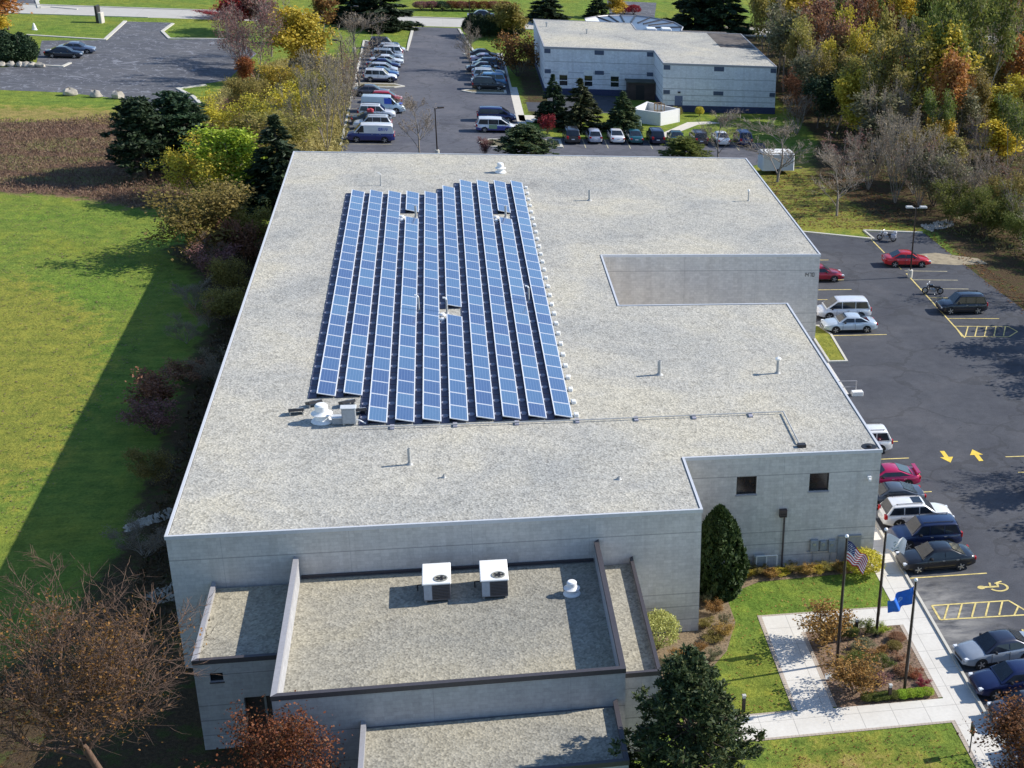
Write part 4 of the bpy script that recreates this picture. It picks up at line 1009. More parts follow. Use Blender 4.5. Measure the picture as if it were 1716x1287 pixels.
    for s in (-1, 1):
        w_ = MB(); z0, z1 = belt+.045, H-.13
        def xl(z, m_): return xr0+(xr1-xr0)*(z-belt)/(H-belt)+m_
        def xr(z, m_): return xf0-(xf0-xf1)*(z-belt)/(H-belt)-m_
        k = nwin[0] if kind != 'van' else 1
        a0, a1 = xl(z0,.16), xr(z0,.16); c0, c1 = xl(z1,.14), xr(z1,.14)
        if kind == 'van': a0 = c0 = .72
        ed = [i/k for i in range(k+1)]
        for i in range(k):
            g = .035
            xb0 = a0+(a1-a0)*ed[i] + (g if i else 0); xb1 = a0+(a1-a0)*ed[i+1] - (g if i < k-1 else 0)
            xt0 = max(c0, xb0) if i else c0; xt1 = min(c1, xb1) if i < k-1 else c1
            if xt1 <= xt0: continue
            pts = [(xb0,s*ySide(z0),z0),(xb1,s*ySide(z0),z0),(xt1,s*ySide(z1),z1),(xt0,s*ySide(z1),z1)]
            w_.add(pts, [(0,1,2,3) if s < 0 else (3,2,1,0)])
        w_.obj('side_window', TINT, root)
        # lamps, mirror
        zf = interp(deck, L/2-.12); e_ = .86
        w_ = MB(); w_.bevbox(L/2-.30,s*hw*.80-.14,.60,L/2-.045,s*hw*.80+.07,.73,.02); w_.obj('headlight', LAMPW, root)
        w_ = MB(); zt = .74 if kind in ('sedan','coupe') else .82
        w_.bevbox(-L/2-.005,s*hw*.76-.16,zt-.08,-L/2+.2,s*hw*.76+.09,zt+.1+(.14 if kind in ('suv','van','minivan','wagon') else 0),.02); w_.obj('tail_light', LAMPR, root)
        w_ = MB(); w_.bevbox(xf0-.62,s*(hw+.07)-.09,belt+.0,xf0-.48,s*(hw+.07)+.09,belt+.14,.03); w_.obj('mirror', [BLACK], root)
        w_ = MB(); w_.box(-.3,s*(hw+.004)-.012,belt-.16,-.12,s*(hw+.004)+.012,belt-.12); w_.box(-1.2,s*(hw+.004)-.012,belt-.16,-1.02,s*(hw+.004)+.012,belt-.12); w_.obj('door_handle', STEEL, root)
        for x in (-wx, wx):
            wr = MB(); wr.lathe([(R-.09,-.10),(R-.02,-.10),(R,-.06),(R,.06),(R-.02,.10),(R-.09,.10)], (0,0,0), 20, axis='y')
            wo = wr.obj('wheel', RUBBER, root, 40, (x, s*(hw-.085), R))
            rm = MB(); rm.lathe([(.05,.02),(R-.14,.035),(R-.09,.085)] if s > 0 else [(.05,-.02),(R-.14,-.035),(R-.09,-.085)], (0,0,0), 16, axis='y')
            for q in range(5):
                T = Matrix.Rotation(q*2*math.pi/5, 4, 'Y'); rm.box(.02,s*.10-.008,-.035,R-.1,s*.10+.008,.035,0,T)
            rm.obj('rim', RIM, wo)
    w_ = MB(); w_.box(-L/2-.02,-.2,.62,-L/2+.03,.2,.74); w_.obj('licence_plate', PLATE, root)
    w_ = MB(); w_.box(L/2-.06,-hw*.5,.42,L/2+.006,hw*.5,.56); w_.obj('grille', BLACK, root)
    if kind in ('suv', 'wagon'):
        for s in (-1, 1):
            w_ = MB(); w_.tube((xr1+.2,s*wt*.8,H+.07),(xf1-.1,s*wt*.8,H+.07),.022); w_.tube((xr1+.3,s*wt*.8,H),(xr1+.3,s*wt*.8,H+.07),.02); w_.tube((xf1-.2,s*wt*.8,H),(xf1-.2,s*wt*.8,H+.07),.02); w_.obj('roof_rail', DARKM, root)
    return root
PROTO, PAINTS = {}, {}
def paint(c, metal=.25):
    k = (c, metal)
    if k not in PAINTS: PAINTS[k] = mat_paint('car_paint', c, metal)
    return PAINTS[k]
CATS = {'sedan':'car','coupe':'car','suv':'suv','wagon':'car','minivan':'minivan','van':'van','hatch':'car'}
def car(kind, x, y, heading, col, label, group, lower=None, upper=None, name=None, metal=.25):
    if kind not in PROTO: PROTO[kind] = o = car_proto(kind)
    else: o = copy_tree(PROTO[kind])
    o.location = (x, y, 0.006); o.rotation_euler = (0, 0, heading)
    o['label'] = label; o['category'] = CATS[kind]; o['group'] = group
    body = [k for k in KIDS.get(o.name, []) if k.name.startswith('body')][0]
    for i, c in ((0, col), (2, lower or col), (3, upper or col)):
        body.material_slots[i].link = 'OBJECT'; body.material_slots[i].material = paint(c, metal)
    return o
PI = math.pi
WHT, SLV, BLK, NVY, RED = (.80,.80,.80), (.46,.49,.53), (.012,.013,.017), (.012,.025,.10), (.42,.012,.02)
E1 = 'cars parked beside the main building'
car('sedan', 15.6, 5.5, PI+.03, BLK, 'black sedan parked by the sidewalk above the accessible stall', E1)
car('suv', 15.75, 8.4, PI, (.010,.022,.075), 'dark blue suv parked between the black sedan and the white wagon', E1)
car('wagon', 16.1, 11.3, 0.0, WHT, 'white wagon with roof rails and sunroof parked nose out', E1)
car('coupe', 15.2, 14.2, PI, (.07,.085,.11), 'dark grey coupe between the white wagon and the magenta red car', E1)
car('coupe', 15.7, 17.05, PI, (.45,.012,.09), 'magenta red coupe with rear spoiler half hidden by the building corner', E1)
sp_ = [k for k in KIDS[list(o for o in COL.objects if o.get('label','').startswith('magenta'))[0].name]]
car('suv', 15.25, 22.7, PI, WHT, 'white suv whose tail shows past the roof corner', E1)
car('minivan', 21.2, 51.0, PI, (.70,.72,.76), 'white minivan parked beside the silver blue sedan', E1)
car('sedan', 20.9, 47.5, PI, (.50,.58,.66), 'silver blue sedan parked by the small grass island', E1)
car('sedan', 21.45, 61.5, 0.0, (.32,.012,.03), 'dark red sedan half hidden behind the north wing', E1)
car('sedan', 31.6, 65.9, -.03, (.52,.015,.02), 'bright red sedan parked by the double lamp post', E1)
car('suv', 32.8, 51.9, PI, (.012,.016,.03), 'black suv parked near the yellow hatched box', E1)
car('sedan', 15.85, -5.1, PI+.12, (.33,.37,.42), 'silver sedan with dark glass roof parked by the flag garden', E1, upper=(.02,.025,.05))
car('sedan', 15.75, -8.1, PI+.05, (.008,.016,.075), 'dark blue sedan parked beside the silver sedan', E1)
car('hatch', 15.5, -11.0, PI, (.05,.05,.07), 'dark car mostly hidden under the red-brown tree', E1)
car('hatch', 15.3, -14.2, PI, (.05,.055,.08), 'dark blue-grey car at the lower corner under the red-brown tree', E1)
# sunroof on the white wagon and spoiler on the red coupe
def kid_of(label): return [o for o in COL.objects if o.get('label','').startswith(label)][0]
mb = MB(); mb.box(-.45,-.42,1.632,.2,.42,1.665); mb.obj('sunroof', TINT, kid_of('white wagon'))
mb = MB(); mb.box(-2.2,-.75,1.08,-1.95,.75,1.12); mb.box(-2.12,-.6,.9,-2.05,-.55,1.09); mb.box(-2.12,.55,.9,-2.05,.6,1.09); mb.obj('spoiler', paint((.45,.012,.09)), kid_of('magenta'))
# far left column
FL = 'cars in the far left parking row'
rows = [('van',-21.0,115.3,PI,WHT,'white van with dark blue lower half, nearest of the far left row',(.02,.03,.17),None),
 ('suv',-21.0,121.6,PI,(.55,.58,.60),'silver suv parked right behind the white and blue van',None,None),
 ('sedan',-21.2,124.6,0,(.03,.045,.055),'dark sedan with a pink red bundle on its roof',None,None),
 ('suv',-20.7,127.9,0,(.74,.76,.78),'white suv parked beyond the dark sedan with the red bundle',None,None),
 ('van',-20.0,131.6,0,(.55,.66,.72),'pale blue-white van with a bright blue nose panel',None,None),
 ('hatch',-19.8,137.4,0,(.42,.02,.035),'red car with white lettering along its roof edge',None,None),
 ('sedan',-21.8,141.6,0,(.10,.10,.12),'dark grey sedan on the near side of the kerbed island',None,None),
 ('suv',-20.9,151.6,0,(.80,.80,.82),'white suv parked just beyond the kerbed island',(.02,.03,.10),None),  # dark blue lower body paints in the shaded side
 ('sedan',-20.8,154.6,0,(.03,.09,.26),'blue sedan beyond the white suv past the island',None,None),
 ('hatch',-20.7,157.6,0,(.5,.53,.58),'silver hatchback between two blue cars in the far row',None,None),
 ('sedan',-20.7,161.0,0,(.015,.02,.09),'navy sedan in the middle of the far left row',None,None),
 ('sedan',-20.3,164.3,0,(.72,.74,.76),'white sedan beyond the navy sedan',None,None),
 ('suv',-20.3,167.6,0,(.35,.40,.46),'grey-blue suv before the far white suv',None,None),
 ('suv',-20.4,170.8,PI,(.78,.78,.78),'white suv near the far end of the left row',None,None),
 ('hatch',-19.9,174.0,0,(.5,.52,.55),'silver hatchback second from the far end of the left row',None,None),
 ('suv',-21.0,177.4,0,(.012,.016,.04),'black suv at the far end of the left row',None,None)]
for k, x, y, h, c, lab, lo, up in rows: car(k, x, y, h, c, lab, FL, lo, up)
bnd = kid_of('dark sedan with a pink')
mb = MB(); mb.bevbox(-.5,-.25,1.5,.3,.25,1.85,.1); mb.box(-.05,-.3,1.48,.05,.3,1.9); mb.obj('roof_bundle', simple('pink_red_cover', (.55,.08,.10), .7, 0, .3), bnd)
vn = kid_of('pale blue-white van'); mb = MB(); mb.box(.2,-1.045,1.25,1.1,-1.03,1.95); mb.box(2.05,-.7,1.19,2.5,.7,1.215); mb.obj('blue_panel', simple('bright_blue_panel', (.03,.10,.55), .4), vn)
def lettering(parent, x0, y, z, hgt, widths, m, name='lettering', step=1.0):
    w_ = MB(); x = x0; th = hgt*.2
    for ch in widths:
        wd = hgt*.62
        if ch in 'DO': segs = [(0,0,th,hgt),(wd-th,0,wd,hgt),(th,0,wd-th,th),(th,hgt-th,wd-th,hgt)]
        elif ch == 'I': segs = [(wd*.35,0,wd*.35+th,hgt)]
        elif ch == 'R': segs = [(0,0,th,hgt),(th,hgt-th,wd,hgt),(th,hgt*.45,wd,hgt*.45+th),(wd-th,hgt*.45+th,wd,hgt-th),(wd-th,0,wd,hgt*.4)]
        elif ch == 'E': segs = [(0,0,th,hgt),(th,0,wd,th),(th,hgt-th,wd,hgt),(th,hgt*.42,wd*.85,hgt*.42+th)]
        elif ch == 'N': segs = [(0,0,th,hgt),(wd-th,0,wd,hgt),(th,hgt*.6,wd*.5,hgt*.6+th),(wd*.5,hgt*.3,wd-th,hgt*.3+th)]
        elif ch == 'C': segs = [(0,0,th,hgt),(th,0,wd,th),(th,hgt-th,wd,hgt)]
        elif ch == 'V': segs = [(0,hgt*.3,th,hgt),(wd-th,hgt*.3,wd,hgt),(th*.8,hgt*.1,wd-th*.8,hgt*.3),(wd*.4,0,wd*.6,hgt*.12)]
        else: segs = [(0,0,th,hgt)]
        for a, c, e, f in segs: w_.box(x+a*step, y-.012, z+c, x+e*step, y, z+f) if step > 0 else w_.box(x+e*step, y, z+c, x+a*step, y+.012, z+f)
        x += hgt*.8*step
    w_.obj(name, m, parent)
lettering(kid_of('white van with dark blue'), -.95, .945, 1.45, .34, 'DRIV', simple('blue_letter', (.05,.10,.45), .5), step=-1.0)
lettering(kid_of('red car with white'), -1.1, -.78, .98, .26, 'ORIENOR', simple('white_letter', (.8,.8,.8), .5))
FR = 'cars in the far right parking row'
rows = [('suv',-6.2,147.9,0,(.010,.012,.016),'black suv at the near end of the far right row'),
 ('minivan',-6.1,151.2,PI,(.10,.24,.42),'blue minivan second in the far right row'),
 ('suv',-6.0,154.4,0,(.66,.70,.74),'white roofed suv in the far right row'),
 ('sedan',-5.9,157.8,0,(.22,.40,.58),'light blue sedan in the far right row'),
 ('sedan',-6.6,161.0,PI,(.06,.045,.06),'dark maroon sedan in the far right row'),
 ('hatch',-6.0,164.3,PI,(.05,.08,.13),'dark blue hatchback in the far right row'),
 ('sedan',-5.9,168.2,0,(.42,.38,.48),'silver lilac sedan before the farthest black car'),
 ('sedan',-6.2,171.8,0,(.015,.016,.02),'black sedan at the far end of the right row')]
for k, x, y, h, c, lab in rows: car(k, x, y, h, c, lab, FR)
car('minivan', -5.9, 127.9, 0, (.012,.02,.10), 'dark navy minivan parked before the pale kerbed island', FR)
car('minivan', -6.2, 121.8, 0, (.78,.79,.80), 'white minivan with blue lower rear beside the navy minivan', FR, (.05,.06,.28))
mb = MB(); mb.box(-.9,-.99,.5,.1,-.978,1.0); mb.obj('side_graphic', simple('green_graphic', (.25,.36,.22), .5), kid_of('white minivan with blue'))
BR = 'cars parked in the row behind the main building'
rows = [('suv',2.8,117.4,(.03,.03,.035),'charcoal suv at the left end of the back row'),
 ('hatch',5.6,117.6,(.42,.44,.52),'silver hatchback second from the left in the back row'),
 ('sedan',8.4,118.0,(.80,.80,.80),'white sedan third from the left in the back row'),
 ('sedan',10.7,117.9,(.01,.09,.11),'teal sedan in the back row'),
 ('suv',13.4,117.8,(.02,.025,.06),'navy suv in the middle of the back row'),
 ('sedan',16.0,117.7,(.015,.06,.05),'dark green sedan behind the round dark pine'),
 ('wagon',18.9,117.7,(.06,.045,.05),'dark brown wagon in the back row'),
 ('sedan',21.8,117.8,(.78,.78,.78),'white sedan near the right end of the back row'),
 ('suv',24.7,117.8,(.015,.03,.13),'dark blue suv at the right end of the back row')]
for k, x, y, c, lab in rows: car(k, x, y, PI/2+.02, c, lab, BR)
car('sedan', -63.2, 162.3, .04, (.012,.018,.035), 'black sedan by the dark hedge in the far left lot', 'cars in the far left lot')
car('sedan', -62.3, 166.2, .04, (.13,.17,.26), 'blue-grey sedan beyond the black sedan in the far left lot', 'cars in the far left lot')
car('sedan', *G(806,31), PI, (.012,.016,.035), 'dark sedan driving on the far street', 'cars on the far street')
# trailer
o = thing('enclosed_trailer', 'white enclosed trailer standing beyond the roof corner among bare trees', 'trailer', (25.9, 102.6, 0), .1)
mb = MB(); mb.bevbox(-2.0,-1.1,.5,2.0,1.1,2.55,.12); mb.obj('body', simple('white_trailer_paint', (.66,.69,.74), .5, 0, .06), o)
mb = MB(); mb.bevbox(-1.9,-1.0,2.55,1.9,1.0,2.66,.05); mb.obj('roof', WHITEP, o)
mb = MB(); mb.tube((2.0,-.5,.55),(3.4,0,.5),.05); mb.tube((2.0,.5,.55),(3.4,0,.5),.05); mb.obj('tow_bar', DARKM, o)
for s in (-1, 1): mb = MB(); mb.lathe([(.2,-.1),(.36,-.08),(.36,.08),(.2,.1)], (0,s*1.1,.36), 16, axis='y'); mb.obj('wheel', RUBBER, o)
# motorcycles
def motorcycle(x, y, rz, col, label, bag=False):
    o = thing('motorcycle', label, 'motorcycle', (x, y, .006), rz, 'motorcycles in the side lot')
    for xx in (-.72, .74):
        mb = MB()
        for k in range(18):
            a0, a1 = k*math.pi/9, (k+1)*math.pi/9; mb.tube((xx+.27*math.cos(a0),0,.32+.27*math.sin(a0)),(xx+.27*math.cos(a1),0,.32+.27*math.sin(a1)),.06,.06,6,0,False)
        wo = mb.obj('wheel', RUBBER, o)
        mb = MB(); mb.lathe([(.02,-.05),(.19,-.03),(.19,.03),(.02,.05)], (xx,0,.32), 14, axis='y'); mb.obj('rim', STEEL, wo)
    mb = MB(); mb.path([(.74,.0,.32),(.5,0,.85),(.38,0,1.0)], .04, 6); mb.path([(.42,0,.8),(.0,0,.72),(-.3,0,.55),(-.72,0,.32)], .045, 6); mb.path([(.4,0,.7),(.25,0,.25),(-.25,0,.25),(-.35,0,.55)], .04, 6); mb.obj('frame', DARKM, o)
    mb = MB(); mb.bevbox(-.25,-.15,.24,.28,.15,.55,.05); mb.lathe([(.09,.5),(.11,.6),(.1,.72)], (.1,0,0), 10); mb.obj('engine', STEEL, o)
    mb = MB(); mb.bevbox(-.05,-.16,.70,.42,.16,.95,.07); mb.obj('fuel_tank', paint(col), o)
    mb = MB(); mb.bevbox(-.75,-.16,.66,-.03,.16,.80,.06); mb.obj('seat', BLACK, o)
    mb = MB(); mb.path([(.32,-.42,1.1),(.42,-.2,1.06),(.42,.2,1.06),(.32,.42,1.1)], .025, 6); mb.obj('handlebar', STEEL, o)
    mb = MB(); mb.lathe([(.02,0),(.1,.04),(.11,.14)], (.5,0,.92), 10, axis='x'); mb.obj('headlight', LAMPW, o)
    mb = MB(); mb.path([(.1,-.2,.3),(-.9,-.22,.36)], .05, 8); mb.obj('exhaust', STEEL, o)
    for xx in (-.72, .74):
        mb = MB()
        for k in range(6):
            a0, a1 = .5+k*.36, .5+(k+1)*.36; p = [(xx+.37*math.cos(a), yy, .32+.37*math.sin(a)) for a in (a0, a1) for yy in (-.08,.08)]
            mb.add(p, [(0,1,3,2)])
        mb.obj('mudguard', paint(col), o)
    if bag:
        mb = MB(); mb.bevbox(-1.0,-.38,.5,-.45,-.16,.85,.05); mb.bevbox(-1.0,.16,.5,-.45,.38,.85,.05); mb.bevbox(-1.05,-.25,.85,-.65,.25,1.15,.07); mb.obj('luggage_case', paint(col), o)
        mb = MB(); mb.add([(.48,-.25,1.0),(.48,.25,1.0),(.36,.22,1.42),(.36,-.22,1.42)], [(0,1,2,3),(3,2,1,0)]); mb.obj('wind_shield', TINT, o)
    mb = MB(); mb.tube((-.1,.12,.3),(-.15,.35,.02),.02); mb.obj('kick_stand', STEEL, o)
motorcycle(31.9, 74.2, PI-.35, (.55,.56,.60), 'white and black touring motorcycle by the far kerb', True)
motorcycle(31.6, 56.9, PI-.15, (.02,.02,.022), 'black motorcycle parked between the lamp post and the black suv')
# monument sign, hydrant-like marker, bin enclosure, boulders
o = thing('monument_sign', 'stone and dark slab sign on the grass by the far left entrance', 'sign', (*G(168,38),0), -.2)
mb = MB(); mb.bevbox(-.35,-.7,0,.0,.7,2.6,.05); mb.obj('dark_slab', DARKM, o)
mb = MB(); mb.bevbox(.003,-.6,0,.5,.6,1.6,.06); mb.obj('stone_pier', simple('pale_stone', (.5,.47,.42), .8, 0, .15), o)
o = thing('ground_marker', 'small white marker on the grass near the golden tree', 'marker', (*G(58,50),0))
mb = MB(); mb.lathe([(.35,0),(.25,.5),(.12,.9),(.04,1.0)], n=12); mb.obj('cone', WHITEP, o)
mb = MB(); mb.lathe([(.4,0),(.4,.08),(.35,.1)], n=12); mb.obj('base', WHITEP, o)
o = thing('bin_enclosure', 'white walled roofless bin enclosure in front of the far building', 'enclosure', (0,0,0))
EQ = [(11.9,128.9),(15.25,127.0),(18.1,129.6),(14.4,133.6)]
for i in range(4):
    a, c = Vector(EQ[i]), Vector(EQ[(i+1)%4]); L_, R_ = thick([a, c], .25); ext = (c-a).normalized()*.122
    mb = MB(); mb.prism([tuple(R_[0]+ext), tuple(R_[1]-ext), tuple(L_[1]-ext), tuple(L_[0]+ext)], 0, 1.75); mb.obj('wall', simple('white_stucco', (.70,.70,.70), .85, 0, .06), o)
mb = MB()
for p in EQ: mb.lathe([(.17,0),(.17,1.76)], (*p,0), 8)
mb.obj('corner_post', simple('white_stucco_b', (.72,.72,.72), .85, 0, .06), o)
o = thing('wooden_rack', 'small brown wooden frame standing inside the white enclosure', 'rack', (15.6, 130.4, 0), .3)
mb = MB()
for x, y in ((-.5,-.5),(.5,-.5),(.5,.5),(-.5,.5)): mb.tube((x,y,0),(x,y,2.3),.06)
mb.obj('post', simple('raw_wood', (.30,.20,.11), .8), o)
mb = MB()
for z in (1.2, 2.2): mb.path([(-.5,-.5,z),(.5,-.5,z),(.5,.5,z),(-.5,.5,z),(-.5,-.5,z)], .05, 6)
mb.obj('rail', simple('raw_wood_b', (.30,.20,.11), .8), o)
o = thing('utility_transformer', 'small green utility box on the grass by the far enclosure', 'utility box', (*G(1068,213),0))
mb = MB(); mb.bevbox(-.5,-.4,0,.5,.4,.8,.05); mb.obj('body', simple('pale_green_box', (.35,.42,.36), .6), o)
mb = MB(); mb.box(-.52,-.42,.8,.52,.42,.86); mb.obj('lid', simple('pale_green_lid', (.4,.47,.4), .6), o)
rngB = random.Random(5)
def rock_mesh(seed, s):
    r = random.Random(seed); mb = MB(); n, m_ = 9, 5
    for i in range(m_+1):
        ph = math.pi*i/m_ - math.pi/2
        for k in range(n):
            th = 2*math.pi*k/n; q = 1+r.uniform(-.22,.22)
            mb.v.append((s*q*math.cos(ph)*math.cos(th), s*.8*q*math.cos(ph)*math.sin(th), max(0, s*.7*(math.sin(ph)+.55)*q)))
    for i in range(m_):
        for k in range(n):
            j = (k+1) % n; mb.f.append([i*n+k, i*n+j, (i+1)*n+j, (i+1)*n+k]); mb.m.append(0)
    return mb.mesh('boulder', STONE, 50)
STONE = simple('boulder_stone', (.42,.38,.32), .9, 0, .3, 2)
bl = [((118,160),.85,'pale boulder on the grass edge, leftmost of the three by the worn lot'),((161,163),.75,'low boulder in the middle of the three by the worn lot'),((198,165),.8,'rounded boulder, rightmost of the three by the worn lot')]
for i, (p, s, lab) in enumerate(bl): tag(link('boulder', rock_mesh(i, s), None, (*G(*p), 0)), lab, 'boulder', 'boulders along the far left lot')
for i, xx in enumerate((4,18,34,44,54,68)): tag(link('boulder', rock_mesh(10+i, .6), None, (*G(xx, 111+i*.3), 0)), 'pale boulder %s from the left in front of the dark hedge' % ORD[i], 'boulder', 'boulders along the far left lot')
def gravel_spill(poly, n, name, label, z=.01):
    r = random.Random(len(name)*7+n); mb = MB()
    xs_ = [p[0] for p in poly]; ys_ = [p[1] for p in poly]; c_ = 0
    while c_ < n:
        x, y = r.uniform(min(xs_), max(xs_)), r.uniform(min(ys_), max(ys_))
        if not inside(np.array([x]), np.array([y]), poly)[0]: continue
        s = r.uniform(.1, .24); c_ += 1
        mb.add([(x+s*math.cos(k*1.57+r.random()), y+s*math.sin(k*1.57+r.random()), z) for k in range(4)] + [(x+r.uniform(-.05,.05), y, z+s*.8)], [(0,1,4),(1,2,4),(2,3,4),(3,0,4)])
    tag(mb.obj(name, STONE), label, 'stones', kind='stuff')
gravel_spill(PX((210,882),(262,862),(285,852),(285,868),(240,882),(215,890)), 260, 'drain_stones', 'spill of drainage stones in the shade beside the building')
gravel_spill(PX((240,1000),(300,975),(320,1000),(262,1012)), 200, 'drain_stones', 'drainage stones by the front left building corner')
gravel_spill(PX((1540,378),(1590,368),(1602,378),(1560,388)), 160, 'rubble_pile', 'pale rubble scattered beyond the side lot')
# ------------------------------------------------------------------ vegetation
def fast_mesh(name, V, F, mat, smooth=False):
    V = np.asarray(V, np.float32); F = np.asarray(F, np.int32); k = F.shape[1]
    me = bpy.data.meshes.new(name); me.vertices.add(len(V)); me.vertices.foreach_set('co', V.ravel())
    me.loops.add(F.size); me.loops.foreach_set('vertex_index', F.ravel()); me.polygons.add(len(F))
    me.polygons.foreach_set('loop_start', np.arange(0, F.size, k, dtype=np.int32))
    if smooth: me.polygons.foreach_set('use_smooth', np.ones(len(F), bool))
    me.materials.append(mat); me.update(calc_edges=True); me.validate(); return me
def tubes(segs, sides=5):
    P0 = np.array([s[0] for s in segs]); P1 = np.array([s[1] for s in segs]); R0 = np.array([s[2] for s in segs]); R1 = np.array([s[3] for s in segs])
    D = P1-P0; D /= np.linalg.norm(D, axis=1, keepdims=True)+1e-9
    A = np.cross(D, np.where(np.abs(D[:, 2:3]) < .9, [[0, 0, 1.]], [[1., 0, 0]])); A /= np.linalg.norm(A, axis=1, keepdims=True); Bv = np.cross(D, A)
    th = 2*np.pi*np.arange(sides)/sides
    ring = np.cos(th)[None, :, None]*A[:, None] + np.sin(th)[None, :, None]*Bv[:, None]
    V = np.concatenate([P0[:, None]+ring*R0[:, None, None], P1[:, None]+ring*R1[:, None, None]], 1).reshape(-1, 3)
    b_ = (np.arange(len(segs))*2*sides)[:, None]; k = np.arange(sides)[None]; j = (k+1) % sides
    F = np.stack([b_+k, b_+j, b_+sides+j, b_+sides+k], 2).reshape(-1, 4)
    return V, F
def leaf_quads(rng, P, size, D=None, elong=1.0, up=0.0):
    n = len(P); s = size*rng.uniform(.6, 1.35, n)
    nrm = rng.normal(0, 1, (n, 3)); nrm[:, 2] += up; nrm /= np.linalg.norm(nrm, axis=1, keepdims=True)+1e-9
    a = rng.normal(0, 1, (n, 3)) if D is None else D + rng.normal(0, .25, (n, 3))
    a -= (a*nrm).sum(1, keepdims=True)*nrm; a /= np.linalg.norm(a, axis=1, keepdims=True)+1e-9; c = np.cross(nrm, a)
    a *= (s*elong)[:, None]; c *= (s*.62)[:, None]
    bend = nrm*(s*.25)[:, None]
    V = np.stack([P-a, P+c+bend, P+a, P-c+bend], 1).reshape(-1, 3)
    F = np.arange(4*n).reshape(-1, 4); return V, F
def rotdir(rng, d, ang):
    a = rng.normal(0, 1, 3); a -= a.dot(d)*d; a /= np.linalg.norm(a)+1e-9
    return d*math.cos(ang) + a*math.sin(ang)
def skeleton(seed, H=8., r0=.16, trunk=.3, levels=3, kids=(5, 4, 4), ratio=.55, ang=(.5, .9), up=.12, jit=.12, stems=1, lean=.0, spread=1.0, rmin=.009):
    rng = np.random.default_rng(seed); segs, tips = [], []
    def limb(p, d, L, r, lev):
        n = 5 if lev == 0 else 4 if lev == 1 else 3
        nk = kids[lev] if lev < len(kids) else 0
        start = trunk if lev == 0 else .25
        spots = sorted(rng.uniform(start, 1, nk)) if nk else []
        pos = [p.copy()]; dirs = [d]
        for i in range(n):
            d = d + rng.normal(0, jit, 3) + np.array([0, 0, up*(1 if lev else .3)]); d = d/np.linalg.norm(d)
            q = p + d*L/n; ra = r*(1-.62*i/n); rb = r*(1-.62*(i+1)/n)
            segs.append((p, q, ra, rb, lev)); p = q; pos.append(p.copy()); dirs.append(d)
        tips.append((p, lev))
        for s in spots:
            f = s*n; i = min(n-1, int(f)); bp = pos[i]+(pos[i+1]-pos[i])*(f-i)
            cd_ = rotdir(rng, dirs[i+1], rng.uniform(*ang)*spread); 
            limb(bp, cd_, L*ratio*rng.uniform(.75, 1.2)*(1.15-.45*s), max(rmin, r*(1-.62*s)*.58), lev+1)
    for k in range(stems):
        d = np.array([rng.normal(0, .05), rng.normal(0, .05), 1.0])
        if stems > 1: d = np.array([.38*math.cos(k*6.28/stems+seed), .38*math.sin(k*6.28/stems+seed), 1.0])
        d /= np.linalg.norm(d)
        limb(np.array([0., 0, 0]) + (d*[.15, .15, 0] if stems > 1 else 0), d, H*rng.uniform(.72, .85), r0*(1 if stems == 1 else .7), 0)
    z = max(s[1][2] for s in segs); k = H/z
    segs = [(a*k, b_*k, r, q, l) for a, b_, r, q, l in segs]
    return segs
def tree_meshes(name, seed, leafm, barkm, n_leaf=2600, leaf=.2, minlev=2, H=8., radius=None, clump=.35, cl=1.0, **kw):
    segs = skeleton(seed, H, **kw); rng = np.random.default_rng(seed+99)
    big = [s for s in segs if s[4] <= 1]; small = [s for s in segs if s[4] >= 2]
    V, F = tubes(big, 6); 
    if small:
        V2, F2 = tubes(small, 3)
        F2 = F2+len(V); V = np.concatenate([V, V2]); F = np.concatenate([F, F2])
    tm = fast_mesh(name+'_trunk', V, F, barkm, True)
    cm = None
    if n_leaf:
        cand = [s for s in segs if s[4] >= minlev] or segs
        if cl < 1:
            ctr = rng.choice(len(cand), 26); cp = np.array([cand[i][0] for i in ctr]); cs_ = np.array([c_[0] for c_ in cand])
            dmin = np.min(np.linalg.norm(cs_[:, None]-cp[None], axis=2), axis=1); keep = np.argsort(dmin + rng.exponential(.35, len(cand)))[:int(len(cand)*cl)]; cand = [cand[i] for i in keep]
        ids = rng.integers(0, len(cand), n_leaf); tt = rng.uniform(.1, 1.0, (n_leaf, 1))
        A = np.array([c_[0] for c_ in cand])[ids]; Bq = np.array([c_[1] for c_ in cand])[ids]
        P = A+(Bq-A)*tt + rng.normal(0, clump, (n_leaf, 3))
        P[:, 2] = np.maximum(P[:, 2], .15)
        V, F = leaf_quads(rng, P, leaf, None, 1.0, .35); cm = fast_mesh(name+'_crown', V, F, leafm)
    return tm, cm
